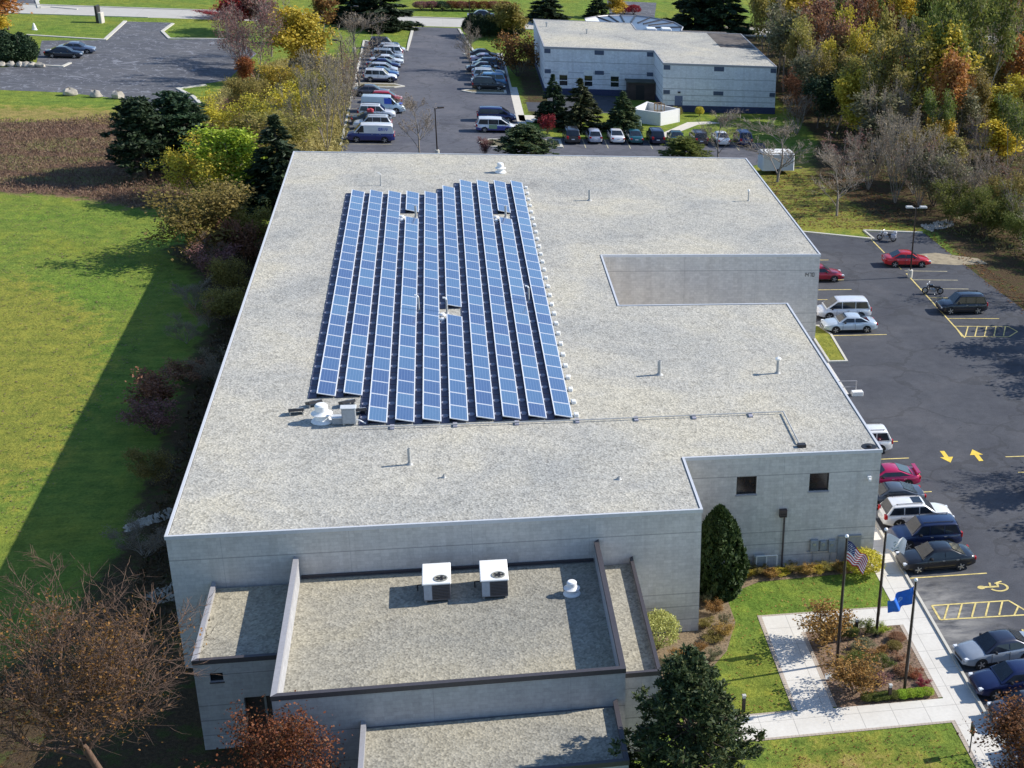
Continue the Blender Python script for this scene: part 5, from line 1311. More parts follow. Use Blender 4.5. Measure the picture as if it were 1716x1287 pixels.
def conifer_meshes(name, seed, leafm, barkm, H=9., R=2.4, n=4200, leaf=.22, tiers=15, power=.85, droop=.35, base=.06, elong=1.7):
    rng = np.random.default_rng(seed); br = []
    for i in range(tiers):
        tz = base + (1-base)*(i/tiers)**.9; z = H*tz; rr = R*(1-tz)**power*rng.uniform(.88, 1.1)+.12
        for k in range(int(5+6*(1-tz))):
            az = rng.uniform(0, 6.28); br.append((z, az, rr*rng.uniform(.75, 1.12)))
    wts = np.array([b_[2]**1.5 for b_ in br]); wts /= wts.sum(); ids = rng.choice(len(br), n, p=wts)
    Z = np.array([b_[0] for b_ in br])[ids]; AZ = np.array([b_[1] for b_ in br])[ids]; RR = np.array([b_[2] for b_ in br])[ids]
    u = rng.uniform(.08, 1, n)**.6; rad = u*RR; az = AZ + rng.normal(0, .16, n)*(.35+.65*(1-u))
    P = np.stack([rad*np.cos(az), rad*np.sin(az), Z - droop*rad*(.5+.5*u) + .22*RR*u**3 + rng.normal(0, .09, n)], 1); P[:, 2] = np.maximum(P[:, 2], .1)
    top = rng.uniform(0, 1, (n//25, 1)); Pt = np.concatenate([rng.normal(0, .07, (n//25, 2)), H*(.93+.09*top)], 1)
    P = np.concatenate([P, Pt]); D = np.stack([np.cos(az), np.sin(az), -droop*np.ones(n)], 1); D = np.concatenate([D, np.tile([[0, 0, 1.]], (len(Pt), 1))])
    V, F = leaf_quads(rng, P, leaf, D, elong, .6); cm = fast_mesh(name+'_crown', V, F, leafm)
    segs = [(np.array([0, 0, 0.]), np.array([0, 0, H*.97]), .03*R+.08, .02, 0)] + [(np.array([0, 0, b_[0]]), np.array([b_[2]*.85*math.cos(b_[1]), b_[2]*.85*math.sin(b_[1]), b_[0]-droop*b_[2]*.55]), .035, .012, 1) for b_ in br[::2]]
    V, F = tubes(segs, 5); return fast_mesh(name+'_trunk', V, F, barkm, True), cm
def pine_meshes(name, seed, leafm, barkm, H=9., R=3., nb=70, per=55, leaf=.2):
    rng = np.random.default_rng(seed); segs = [(np.array([0, 0, 0.]), np.array([0, 0, H*.95]), .2, .03, 0)]; P, D = [], []
    for i in range(nb):
        tz = rng.uniform(.12, 1)**.85; z = H*tz; az = rng.uniform(0, 6.28); L = R*(1-tz)**.75*rng.uniform(.45, 1.3)+.25
        tip = np.array([L*math.cos(az), L*math.sin(az), z + L*rng.uniform(-.05, .35)]); st = np.array([0, 0, z-.1])
        segs.append((st, tip, .05, .015, 1))
        for k in range(4):
            c_ = st+(tip-st)*rng.uniform(.45, 1) + rng.normal(0, .22, 3); m_ = per//4
            d = rng.normal(0, 1, (m_, 3)); d[:, 2] = np.abs(d[:, 2])*.8+.15; d /= np.linalg.norm(d, axis=1, keepdims=True)
            P.append(c_ + d*rng.uniform(.05, .34, (m_, 1))); D.append(d)
    P = np.concatenate(P); P[:, 2] = np.maximum(P[:, 2], .1); D = np.concatenate(D); V, F = leaf_quads(rng, P, leaf, D, 1.5, .1)
    cm = fast_mesh(name+'_crown', V, F, leafm); V, F = tubes(segs, 5); return fast_mesh(name+'_trunk', V, F, barkm, True), cm
def shrub_meshes(name, seed, leafm, barkm, H=1.5, R=1., n=900, leaf=.12, lumps=9, shell=.55, point=0.0, skirt=False):
    rng = np.random.default_rng(seed); L = rng.normal(0, 1, (lumps, 3)); L /= np.linalg.norm(L, axis=1, keepdims=True); L[:, 2] = np.abs(L[:, 2])
    d = rng.normal(0, 1, (n, 3)); d /= np.linalg.norm(d, axis=1, keepdims=True); d[:, 2] = np.where(d[:, 2] < (-.97 if skirt else -.55), -d[:, 2], d[:, 2])
    lump = .8 + .28*np.max(d @ L.T, axis=1)**4 + rng.normal(0, .05, n)
    rad = lump*rng.uniform(shell, 1, n)**.6
    zt = .5+.5*d[:, 2]; wx = np.where(point > 0, 1-point*np.clip(zt-.3, 0, 1), 1)
    P = np.stack([d[:, 0]*rad*R*wx, d[:, 1]*rad*R*wx, H*((.45 if skirt else .52)+.52*d[:, 2]*rad)], 1); P[:, 2] = np.maximum(P[:, 2], .03)
    V, F = leaf_quads(rng, P, leaf, None, 1.15, .3); cm = fast_mesh(name+'_leaves', V, F, leafm)
    segs = []
    for k in range(9):
        az = rng.uniform(0, 6.28); q = rng.uniform(.3, .8); segs.append((np.array([0, 0, 0.]), np.array([q*R*math.cos(az), q*R*math.sin(az), H*rng.uniform(.5, .9)]), .03, .01, 0))
    V, F = tubes(segs, 4); return fast_mesh(name+'_stem', V, F, barkm, True), cm

BK_GREY, BK_BRN, BK_PALE, BK_DARK, BK_FG = mat_bark('grey_bark', (.27,.235,.20)), mat_bark('brown_bark', (.12,.095,.075)), mat_bark('pale_bark', (.40,.36,.30)), mat_bark('dark_bark', (.06,.05,.042)), mat_bark('brown_grey_bark', (.15,.098,.072))
LF = {
 'orangebrown': mat_leaf('orange_brown_leaves', [(.06,.03,.015),(.13,.06,.025),(.25,.11,.03),(.30,.16,.045)]),
 'redorange': mat_leaf('red_orange_leaves', [(.16,.05,.03),(.32,.11,.045),(.46,.19,.06),(.30,.18,.07)], .35),
 'russet': mat_leaf('russet_leaves', [(.15,.065,.04),(.27,.125,.075),(.38,.20,.11)]),
 'yellow': mat_leaf('yellow_leaves', [(.40,.27,.03),(.58,.40,.04),(.70,.52,.07),(.44,.38,.06)]),
 'gold': mat_leaf('golden_green_leaves', [(.28,.24,.03),(.46,.38,.045),(.60,.46,.06),(.38,.38,.06)]),
 'olive': mat_leaf('olive_leaves', [(.13,.115,.03),(.23,.195,.05),(.33,.275,.075),(.40,.32,.11)], .4),
 'lime': mat_leaf('lime_green_leaves', [(.15,.20,.02),(.27,.38,.03),(.40,.52,.05),(.48,.50,.08)]),
 'green': mat_leaf('mid_green_leaves', [(.065,.09,.02),(.13,.165,.035),(.20,.23,.055),(.26,.25,.07)], .4),
 'conifer': mat_leaf('dark_conifer_needles', [(.013,.028,.014),(.030,.054,.024),(.055,.09,.038)], .12),
 'spruce': mat_leaf('brownish_spruce_needles', [(.025,.035,.014),(.052,.062,.024),(.085,.09,.038)], .12),
 'pine': mat_leaf('blue_green_pine_needles', [(.022,.045,.02),(.05,.085,.035),(.09,.13,.05),(.14,.14,.05)], .25),
 'thuja': mat_leaf('arborvitae_green', [(.018,.035,.010),(.035,.062,.016),(.06,.09,.022)], .12),
 'palegreen': mat_leaf('variegated_yellow_leaves', [(.30,.31,.08),(.48,.48,.16),(.60,.58,.24)]),
 'amber': mat_leaf('amber_shrub_leaves', [(.16,.085,.025),(.30,.16,.04),(.42,.25,.07),(.40,.30,.11)]),
 'dullred': mat_leaf('dull_red_leaves', [(.06,.022,.014),(.14,.045,.022),(.25,.085,.032),(.17,.11,.05)]),
 'straw': mat_leaf('straw', [(.2,.16,.09),(.3,.24,.12)]),
 'bare': mat_leaf('dry_clinging_leaves', [(.15,.12,.08),(.24,.19,.13),(.32,.25,.16)]),
 'mauve': mat_leaf('mauve_red_leaves', [(.16,.075,.07),(.25,.12,.11),(.33,.18,.15)]),
 'crimson': mat_leaf('crimson_leaves', [(.16,.015,.02),(.32,.03,.035),(.44,.07,.05)]),
 'greygreen': mat_leaf('grey_green_leaves', [(.12,.125,.06),(.19,.19,.10),(.26,.24,.13)]),
}
ARCH = {}
def arch(key):
    if key in ARCH: return ARCH[key]
    kind, leaf, var = key; s = 11 + var*37 + sum(map(ord, leaf+kind))
    l = LF[leaf]
    if kind == 'leafy': r = tree_meshes('tree', s, l, BK_BRN, 5200, .17, 1, 8., clump=.40, kids=(10, 6, 4), ratio=.48, r0=.11, trunk=.2)
    elif kind == 'thin': r = tree_meshes('tree', s, l, BK_PALE if var else BK_GREY, 3000, .14, 2, 9., clump=.3, kids=(14, 6, 4), ratio=.40, r0=.085, trunk=.42, ang=(.35, .8), up=.18, stems=1+var, rmin=.014)
    elif kind == 'bare': r = tree_meshes('tree', s, l, BK_GREY, 700, .07, 2, 8., clump=.12, kids=(13, 8, 5), ratio=.55, r0=.085, trunk=.12, ang=(.4, .85), up=.12, rmin=.013, jit=.1)
    elif kind == 'multibare': r = tree_meshes('tree', s, l, BK_GREY, 1100, .075, 2, 7., clump=.16, kids=(9, 6, 4), ratio=.42, r0=.06, trunk=.12, ang=(.3, .7), up=.15, stems=5, rmin=.013, jit=.09)
    elif kind == 'multileaf': r = tree_meshes('tree', s, l, BK_BRN, 7000, .10, 1, 6., clump=.34, kids=(7, 5, 4), ratio=.45, r0=.07, trunk=.15, stems=4)
    elif kind == 'haze': r = tree_meshes('tree', s, l, BK_GREY, 3000, .07, 2, 7., clump=.2, kids=(10, 7, 5), ratio=.44, r0=.06, trunk=.1, ang=(.3, .75), up=.14, stems=4, rmin=.013, jit=.1)
    elif kind == 'fineleaf': r = tree_meshes('tree', s, l, BK_BRN, 15000, .055, 1, 6., clump=.3, kids=(9, 7, 5), ratio=.48, r0=.06, trunk=.12, stems=4, ang=(.4,.9))
    elif kind == 'birch': r = tree_meshes('tree', s, l, BK_PALE, 7000, .13, 1, 9., clump=.38, kids=(13, 6, 3), ratio=.36, r0=.11, trunk=.32, ang=(.5, .95))
    elif kind == 'spruce': r = conifer_meshes('conifer', s, l, BK_DARK, 9., 2.4, 9000, .16, 18, .85, .35)
    elif kind == 'bushy': r = conifer_meshes('conifer', s, l, BK_DARK, 8., 3.0, 13000, .17, 15, .42, .02, .03, 1.3)
    elif kind == 'pine': r = pine_meshes('pine', s, l, BK_BRN, 9., 3., 190, 90, .13)
    elif kind == 'shrub': r = shrub_meshes('shrub', s, l, BK_BRN, 1.5, 1., 4200, .046, 16)
    elif kind == 'roundfir': r = shrub_meshes('conifer', s, l, BK_DARK, 1.5, .9, 13000, .038, 9, .3, .7, True)
    elif kind == 'twiggy': r = tree_meshes('shrub', s, l, BK_BRN, 2600, .07, 1, 3., clump=.16, kids=(7, 5, 3), ratio=.42, r0=.035, trunk=.08, stems=7, ang=(.25,.6), rmin=.008)
    me_h = max(v.co.z for v in r[1].vertices) if r[1] else max(v.co.z for v in r[0].vertices)
    xs_ = np.array([abs(v.co.x) for v in (r[1] or r[0]).vertices]); me_r = float(np.percentile(xs_, 96))
    ARCH[key] = (*r, me_h, me_r); return ARCH[key]
TN = {'roundfir': 'conifer_tree', 'spruce': 'conifer_tree', 'bushy': 'conifer_tree', 'pine': 'pine_tree', 'shrub': 'shrub', 'twiggy': 'shrub'}
rngT = random.Random(21)
def plant(key, x, y, h, r, label, group=None, name=None, cat=None, rz=None, lean=None):
    tm, cm, mh, mr = arch(key); nm = name or TN.get(key[0], 'tree')
    o = thing(nm, label, cat or ('shrub' if nm == 'shrub' else 'tree'), (x, y, 0), rngT.uniform(0, 6.28) if rz is None else rz, group)
    o.scale = (r/mr, r/mr, h/mh)
    if lean: o.rotation_euler = (lean[0], lean[1], o.rotation_euler.z)
    sh = nm == 'shrub'
    link('stem' if sh else 'trunk', tm, o)
    if cm: link('leaves' if sh else 'crown', cm, o)
    return o
def plantpx(key, bx, by, ytop, wpx, label, group=None, **k):
    x, y = G(bx, by); h = height_at((x, y), ytop) if not k.get('h') else k.pop('h'); r = wpx/2*dist((x, y, h/2))/FPX
    return plant(key, x, y, max(h, .3), r, label, group, **k)

# --- big trees in the foreground
def special(name, label, cat, x, y, tm, cm, rz=0, crown='crown', trunk='trunk'):
    o = thing(name, label, cat, (x, y, 0), rz); link(trunk, tm, o); link(crown, cm, o); return o
tm, cm = tree_meshes('foreground_tree', 8, LF['orangebrown'], BK_FG, 5200, .055, 2, 12.6, clump=.26, cl=.6, kids=(13, 12, 8, 4), ratio=.56, r0=.17, trunk=.24, ang=(.5, 1.0), up=.10, jit=.13, rmin=.010)
fx, fy = -27.5, -10.9
ft = special('tree', 'big half-bare tree with pale limbs and orange brown leaves at the lower left', 'tree', fx, fy, tm, cm, 1.5)
ft.scale = (1.3, 1.3, 1.0)
tm, cm = pine_meshes('foreground_pine', 5, LF['pine'], BK_BRN, 8.7, 4.0, 220, 170, .08)
special('pine_tree', 'large bushy green pine at the bottom centre covering the annex corner', 'tree', -3.2, -16.4, tm, cm)
plant(('fineleaf','dullred',0), -20.9, -15.2, 7.2, 2.9, 'red and orange leafed small tree below the annex doorway')
plant(('fineleaf','orangebrown',1), 14.9, -17.0, 5.7, 2.7, 'brown leafed tree over the parked cars at the lower right corner')
plant(('shrub','lime',0), -33.0, -14.5, 2.4, 2.2, 'bright yellow-green bush at the lower left corner')
rng7 = np.random.default_rng(70); n = 9000; H_, R_ = 5.6, 1.6
z = rng7.uniform(.02, 1, n); prof = np.where(z < .28, .72+.28*np.sin(z/.28*1.57), np.cos((z-.28)/.72*1.57)**.72); az = rng7.uniform(0, 6.28, n)
rad = R_*prof*(.86+.14*rng7.uniform(0, 1, n)**.4 + .06*np.sin(az*7+z*9) + .05*np.sin(az*13-z*23))*np.where(rng7.uniform(0,1,n) < .2, .75, 1)
P = np.stack([rad*np.cos(az), rad*np.sin(az), z*H_], 1); D = np.stack([.3*np.cos(az), .3*np.sin(az), np.ones(n)], 1)
V, F = leaf_quads(rng7, P, .13, D, 1.5, .1); cm = fast_mesh('arborvitae_crown', V, F, LF['thuja'])
V, F = tubes([(np.array([0,0,0.]), np.array([0,0,H_*.9]), .18, .03, 0)], 6); tm = fast_mesh('arborvitae_trunk', V, F, BK_BRN)
special('arborvitae', 'tall dense egg-shaped evergreen standing against the inner wall corner', 'tree', 1.75, 4.0, tm, cm)
# --- garden
plant(('shrub','palegreen',0), -2.45, -1.6, 2.3, 1.0, 'pale yellow-green bush in front of the wall beside the annex')
plant(('twiggy','amber',0), 6.75, -2.35, 2.5, 1.35, 'amber shrub at the far left corner of the garden bed')
plant(('twiggy','amber',1), 7.1, -7.3, 2.4, 1.5, 'rounded orange shrub at the near left corner of the garden bed')
plant(('shrub','gold',2), 10.85, 5.2, 1.5, 1.1, 'yellow-green bush at the wall corner beside the sidewalk')
G1 = 'low plants in the wall bed'
for i, xx in enumerate(np.linspace(3.8, 9.6, 9)):
    plant(('twiggy',('gold','olive','amber')[i % 3], 3), float(xx), 5.55+.15*math.sin(i*2.1), .62+.12*math.sin(i*1.7), .5, 'low yellowish clump %s from the left along the shaded wall' % ORD[i], G1)
for i, (x, y) in enumerate(((.4,.2),(1.2,1.6),(1.5,.3),(.7,-1.1),(-.2,-2.1),(.3,-3.1),(-.9,-3.6),(-1.6,-2.9),(-2.6,-3.4),(-2.2,-4.8),(1.3,-.8),(.9,2.6),(-1.2,-4.9))):
    plant(('twiggy',('olive','amber','greygreen')[i % 3], 0), x, y, .7+.2*math.sin(i*1.3), .42+.1*math.sin(i*2.7), 'tufty dry plant %s in the mulched bed beside the building corner' % ORD[i], 'tufty plants in the corner bed')
for i, (x, y, k, h, r) in enumerate(((8.2,-1.7,'green',.6,.55),(9.2,-1.6,'green',.75,.6),(10.1,-1.7,'lime',.5,.5),(10.8,-2.6,'russet',.4,.45),(8.6,-3.2,'greygreen',.5,.6),(9.4,-3.9,'amber',.55,.5),(8.1,-4.6,'green',.55,.6),(9.1,-5.3,'green',.8,.55),(10.4,-4.6,'russet',.4,.4),(10.2,-5.9,'russet',.45,.5),(8.7,-6.6,'mauve',.5,.5),(10.9,-7.1,'crimson',.35,.5),(10.4,-3.4,'olive',.4,.4),(7.5,-4.4,'olive',.4,.45),(10.8,-6.2,'redorange',.3,.35),(8.3,-5.6,'greygreen',.4,.4))):
    plant(('twiggy' if i % 3 else 'shrub', k, 4), x, y, h*1.15, r, 'small %s garden plant, %s counted from the far path in the flag bed' % ({'green':'green','lime':'lime','russet':'russet','greygreen':'grey-green','amber':'amber','mauve':'mauve','crimson':'crimson','olive':'olive','redorange':'red-orange'}[k], ORD[i]), 'small plants in the flag bed')
for i, xx in enumerate(np.linspace(7.6, 10.9, 8)):
    plant(('shrub','lime' if i > 3 else 'green', 5), float(xx), -8.05, .42, .34, 'bright edging plant %s from the left along the lower path' % ORD[i], 'edging plants along the lower path')
WB = 'brush along the west side of the building'
rb = random.Random(33)
for i in range(22):
    y = 12 + i*2.95 + rb.uniform(-1, 1); x = -30.2 + rb.uniform(-2.0, 1.6) - (1.0 if y > 45 else 0)
    if y < 46 and i % 3: continue
    k, lf = rb.choice([('twiggy','russet'),('twiggy','olive'),('haze','bare'),('haze','russet'),('twiggy','mauve'),('multileaf','olive')])
    h = rb.uniform(1.6, 3.0) + max(0, (y-40)*.055)
    plant((k, lf, i % 2), x, y, h, rb.uniform(1.1, 1.9), '%s brush beside the west wall, %s from the near end' % ({'russet':'russet','olive':'olive','bare':'bare grey-brown','mauve':'mauve-red'}[lf], ORD[i]), WB, name='shrub')
# --- west side of the building
plantpx(('twiggy','russet',1), 262, 690, 612, 105, 'russet bush in the building shadow, nearer the lawn')
plantpx(('twiggy','russet',2), 312, 640, 600, 75, 'russet bush in the building shadow, nearer the wall')
plantpx(('twiggy','russet',3), 388, 432, 372, 92, 'reddish brush beside the building, lit by a strip of sun')
plantpx(('pine','conifer',0), 246, 302, 160, 92, 'very dark broad evergreen, left one of the merged pair by the meadow')
plantpx(('pine','conifer',1), 308, 288, 150, 104, 'very dark broad evergreen, right one of the merged pair by the meadow')
plantpx(('multileaf','gold',1), 342, 338, 226, 116, 'yellow-olive leafed tree in front of the dark evergreens')
plantpx(('birch','lime',0), 392, 345, 210, 118, 'bright lime-green tree with pale slender trunk')
plantpx(('multileaf','olive',2), 332, 430, 302, 138, 'olive-brown round tree at the edge of the lawn')
plantpx(('spruce','conifer',2), 474, 352, 190, 112, 'dark conifer touching the far left roof corner')
plantpx(('bushy','conifer',3), 440, 330, 255, 70, 'low dark evergreen at the foot of the corner conifer')
OG = 'olive brush between the meadow and the far parking row'
for i, (bx, by, yt, w_, k) in enumerate(((430,300,190,110,'olive'),(395,250,150,95,'gold'),(455,262,172,95,'olive'),(500,205,135,85,'gold'),(425,205,120,80,'olive'),(540,180,112,60,'olive'),(470,160,100,75,'gold'),(385,200,160,60,'mauve'),(372,240,180,62,'mauve'),(520,150,88,50,'bare'),(350,215,172,40,'mauve'))):
    plantpx(('multileaf' if i % 3 else 'twiggy', k, i % 3), bx, by, yt, w_, '%s brush thicket, %s of those between meadow and far cars' % ({'olive':'olive','gold':'golden-green','mauve':'mauve-red','bare':'bare brown'}[k], ORD[i]), OG)
plantpx(('leafy','yellow',0), 484, 120, 6, 72, 'golden yellow tree beside the worn lot')
plantpx(('leafy','gold',1), 522, 130, 14, 78, 'yellow-green tree right behind the golden yellow one')
plantpx(('thin','orangebrown',0), 542, 72, -12, 46, 'orange-brown thin tree above the yellow-green tree')
BG = 'bare trees around the far lots'
for bx, by, yt, w_, k, lf, lab in ((430,138,-5,100,'haze','mauve','bare purplish tree with fine red twigs beside the worn lot'),(398,108,4,92,'haze','mauve','mauve-red twiggy tree overhanging the worn lot'),(455,95,-15,70,'bare','mauve','bare reddish-grey tree behind the golden yellow tree'),
        (603,150,8,78,'bare','bare','bare grey tree left of the far car row'),(548,252,70,92,'multibare','bare','bare brown multi-stemmed tree in front of the white van'),(512,242,120,60,'multibare','greygreen','bare grey-green multi-stemmed tree by the conifer'),(575,215,75,64,'multibare','bare','bare brown tree beside the far car row'),
        (703,262,152,66,'bare','bare','leafless round-crowned tree behind the far roof edge'),(588,175,70,45,'multibare','russet','russet twiggy tree along the far car row'),
        (790,120,30,44,'bare','bare','thin bare tree by the far right cars'),(1203,268,178,70,'bare','bare','leafless tree in front of the small white sedan'),(1303,305,200,110,'bare','bare','leafless tree standing over the white trailer'),(1402,362,240,95,'bare','bare','leafless tree on the shaded grass behind the side lot')):
    plantpx((k, lf, (bx//50) % 2), bx, by, yt, w_, lab, BG)
plantpx(('leafy','redorange',2), 407, 140, 92, 34, 'small vivid orange-red tree by the worn lot')
plantpx(('leafy','crimson',0), 385, 52, -20, 92, 'deep crimson tree beside the far street')
plantpx(('twiggy','crimson',1), 372, 30, 12, 62, 'crimson shrub at the foot of the crimson tree') 
plantpx(('leafy','mauve',2), 440, 60, -25, 70, 'mauve-red tree beside the crimson tree')
plantpx(('bushy','conifer',4), 634, 54, 20, 36, 'dark columnar evergreen at the far end of the left car row')
plantpx(('bushy','conifer',5), 658, 53, 24, 26, 'slim dark evergreen nearest the far drive')
plantpx(('spruce','conifer',6), 640, 44, -45, 100, 'tall dark conifer above the far end of the left car row')
plantpx(('spruce','conifer',7), 590, 40, -40, 70, 'tall dark conifer beyond the bare grey tree')
plantpx(('leafy','redorange',3), 14, 50, -30, 78, 'orange and red tree at the upper left edge')
plantpx(('leafy','yellow',1), 8, 66, 22, 54, 'golden yellow small tree at the upper left edge')
for i, (bx, w_, yt) in enumerate(((-14,52,44),(14,50,46),(40,42,52))): plantpx(('roundfir','conifer',i % 2), bx, 105, yt, w_, 'dark rounded yew in the far left hedge, %s from the left' % ORD[i], 'dark yews by the far left lot')
for i, bx in enumerate((792,806,820,834,848,862)): plantpx(('roundfir','conifer',i % 2), bx, 61, 20+i*.8, 26, 'dark evergreen of the far drive hedge, %s from the left' % ORD[i], 'dark hedge evergreens by the far drive')
for i, bx in enumerate((706,724,742,758,775,792,810,828,846)): plantpx(('shrub',('mauve','conifer','russet','orangebrown')[(0,0,1,3,2,3,3,2,3)[i]], i % 2), bx, 17+i*.3, 1, 24, 'hedge shrub %s from the left across the far street' % ORD[i], 'hedge shrubs across the far street')
plantpx(('leafy','olive',3), 862, 64, -6, 60, 'olive leafed tree beside the far building')
plantpx(('twiggy','orangebrown',2), 868, 128, 42, 74, 'orange-brown twiggy bush beside the far building corner')
plantpx(('twiggy','orangebrown',1), 893, 105, 62, 44, 'small orange-brown bush against the far building side')
plantpx(('spruce','conifer',1), 916, 36, -22, 62, 'dark conifer behind the far building left end')
plantpx(('spruce','conifer',0), 928, 206, 123, 50, 'dark slim spruce in front of the far building')
plantpx(('spruce','spruce',1), 973, 214, 130, 74, 'broad olive-brown spruce in front of the far building')
plantpx(('spruce','pine',2), 1044, 222, 152, 58, 'dark green spruce beside the white bin enclosure')
plantpx(('twiggy','crimson',0), 918, 224, 188, 22, 'small red tree by the spruces')
plantpx(('pine','pine',0), 880, 268, 208, 72, 'open-branched pine on the kerbed island behind the roof edge')
plantpx(('twiggy','mauve',1), 812, 262, 228, 26, 'small reddish bush on the kerbed island')
plantpx(('pine','green',1), 1146, 275, 228, 66, 'round dark pine in front of the back car row')
plantpx(('leafy','yellow',2), 1026, 27, -12, 34, 'bright yellow tree behind the curved glass wing')
plantpx(('spruce','conifer',3), 1003, 30, -18, 36, 'dark conifer left of the bright yellow tree')
plantpx(('spruce','conifer',2), 1165, 46, -60, 74, 'tall dark conifer behind the far building, left one of two')
plantpx(('spruce','conifer',5), 1210, 52, -50, 80, 'tall dark conifer behind the far building, right one of two')
for i, bx in enumerate((1046,1062)): plantpx(('shrub','crimson',i), bx, 24, 7, 22, 'dull red hedge shrub %s from the left behind the curved wing' % ORD[i], 'red hedge behind the curved wing')
for i, bx in enumerate((1118,1135)): plantpx(('twiggy','olive',i), bx, 196, 176, 16, 'small twiggy bush %s from the left by the enclosure' % ORD[i])
plantpx(('shrub','gold',0), 1172, 195, 178, 14, 'small yellowish bush at the far building wall')
# --- the wood on the right
WD = 'trees of the dense autumn wood'
CN = {'green':'mid-green','olive':'olive','gold':'golden-green','yellow':'yellow','redorange':'red-orange','russet':'russet','bare':'bare grey-brown','orangebrown':'orange-brown','greygreen':'grey-green','conifer':'dark evergreen','mauve':'mauve-grey'}
wood = []
feat = [(1580,258,96,44,'thin','redorange'),(1688,205,70,46,'thin','redorange'),(1560,272,192,52,'leafy','yellow'),(1665,272,198,58,'leafy','yellow'),(1692,215,160,44,'leafy','orangebrown'),(1600,240,-5,92,'thin','green'),(1640,215,-12,96,'thin','green'),(1560,190,-10,90,'thin','green'),
        (1500,340,190,90,'multibare','bare'),(1540,345,205,88,'multibare','bare'),(1455,318,212,76,'multibare','bare'),(1410,300,208,72,'multibare','mauve'),(1590,352,240,84,'multibare','bare'),(1470,160,12,48,'thin','orangebrown'),(1452,120,5,56,'leafy','green'),(1500,95,-20,50,'thin','russet'),
        (1370,215,120,70,'leafy','conifer'),(1350,150,70,60,'bushy','conifer'),(1400,225,105,70,'thin','olive'),(1440,232,90,70,'thin','greygreen'),(1490,240,70,74,'thin','olive'),(1530,250,60,74,'thin','gold'),(1640,335,250,70,'multibare','bare'),(1690,330,265,70,'multibare','russet'),(1710,400,290,90,'multibare','green'),(1650,395,300,90,'multileaf','green'),
        (1395,195,60,60,'thin','gold'),(1340,120,8,66,'thin','bare'),(1310,90,-20,70,'thin','olive'),(1290,62,-30,70,'thin','green'),(1370,110,-5,60,'thin','bare'),(1405,140,0,62,'thin','russet'),(1430,170,30,60,'thin','gold'),(1350,190,100,60,'multileaf','russet'),(1335,225,150,50,'multibare','orangebrown'),(1322,96,-30,60,'thin','olive'),(1303,58,-40,56,'thin','bare'),(1342,78,-25,58,'thin','olive'),(1330,168,60,46,'thin','olive'),(1345,205,95,44,'thin','greygreen'),(1285,40,-40,50,'thin','green'),(1360,100,-20,58,'thin','green')]
for f in feat: wood.append(f)
rw = random.Random(9)
grid = [(x, y) for y in (100, 128, 156, 184, 212, 240, 270) for x in range(1345, 1740, 42)]
for x, y in grid:
    x += rw.uniform(-16, 16); y += rw.uniform(-16, 16)
    if x < 1310+ (y-60)*.75*.5 + (60 if y > 240 else 0): continue
    lf = rw.choices(['green','olive','bare','gold','russet','greygreen','yellow','orangebrown','mauve'], [5,6,3.2,2.6,1.2,1.6,.7,1.6,1.0])[0]
    wood.append((x, y, y-rw.uniform(110, 175)*(1.0 if y < 200 else .8), rw.uniform(44, 66), rw.choice(['bare','multibare']) if lf in ('bare','mauve') else rw.choice(['thin','thin','thin','leafy']), lf))
for bx in range(1295, 1740, 24):
    lf = rw.choices(['green','olive','bare','gold','russet','conifer'], [5,4,3,.7,1,.9])[0]
    by = rw.uniform(48, 70) if bx < 1600 else rw.uniform(60, 90)
    wood.append((bx+rw.uniform(-10,10), by, rw.uniform(-40, -10), rw.uniform(50, 70), 'thin', lf))
wood.sort(key=lambda w_: w_[0]); cnt = {}
for bx, by, yt, w_, k, lf in wood:
    c_ = cnt.get(lf, 0); cnt[lf] = c_+1
    w2 = w_*(1.18 if k in ('thin', 'leafy') else 1.0); yt -= .14*(by-yt) if k == 'thin' else 0
    plantpx((k, lf, c_ % 2), bx, by, yt, w2, '%s tree in the wood on the right, %s of its colour from the left' % (CN[lf], ORD[min(c_, 29)]), WD)
for i, (x, y, h, r, k, lf) in enumerate(((37.8,168,14.5,3.2,'thin','olive'),(38.2,160,13.5,3.0,'bare','bare'),(37.6,152.5,13,2.8,'thin','greygreen'),(38.6,145,12.5,2.8,'thin','olive'),(39.5,174,15,3.4,'thin','green'),(37.5,139,10.5,2.6,'multibare','bare'),(42,163,14,3.2,'thin','gold'),(42.5,149,13.5,3.2,'thin','russet'))):
    plant((k, lf, i % 2), x, y, h, r, '%s tree along the right end of the far building, %s of that row' % (CN[lf], ORD[i]), 'trees along the far building end')
for i, (x, y, h, r, k, lf) in enumerate(((41,81,5.5,3.0,'multileaf','green'),(43.5,84,6.5,3.2,'multibare','bare'),(41.5,88,7,3.0,'multileaf','greygreen'),(40.5,93,7.5,2.8,'multibare','mauve'),(42,98,8,3.0,'multileaf','olive'),(41,104,8.5,3.0,'multibare','bare'),(40,110,9,3.0,'thin','greygreen'),(44.5,77,4.5,2.6,'multileaf','green'),(46.5,72,4.6,2.6,'multileaf','green'),(47,80,6.5,3.0,'multileaf','olive'),(45.5,90,8,3,'thin','olive'),(46,66,5,2.6,'multileaf','green'))):
    plant((k, lf, i % 2), x, y, h, r, '%s thicket tree at the wood edge, %s counted from the side lot' % (CN[lf], ORD[i]), 'thicket at the wood edge')
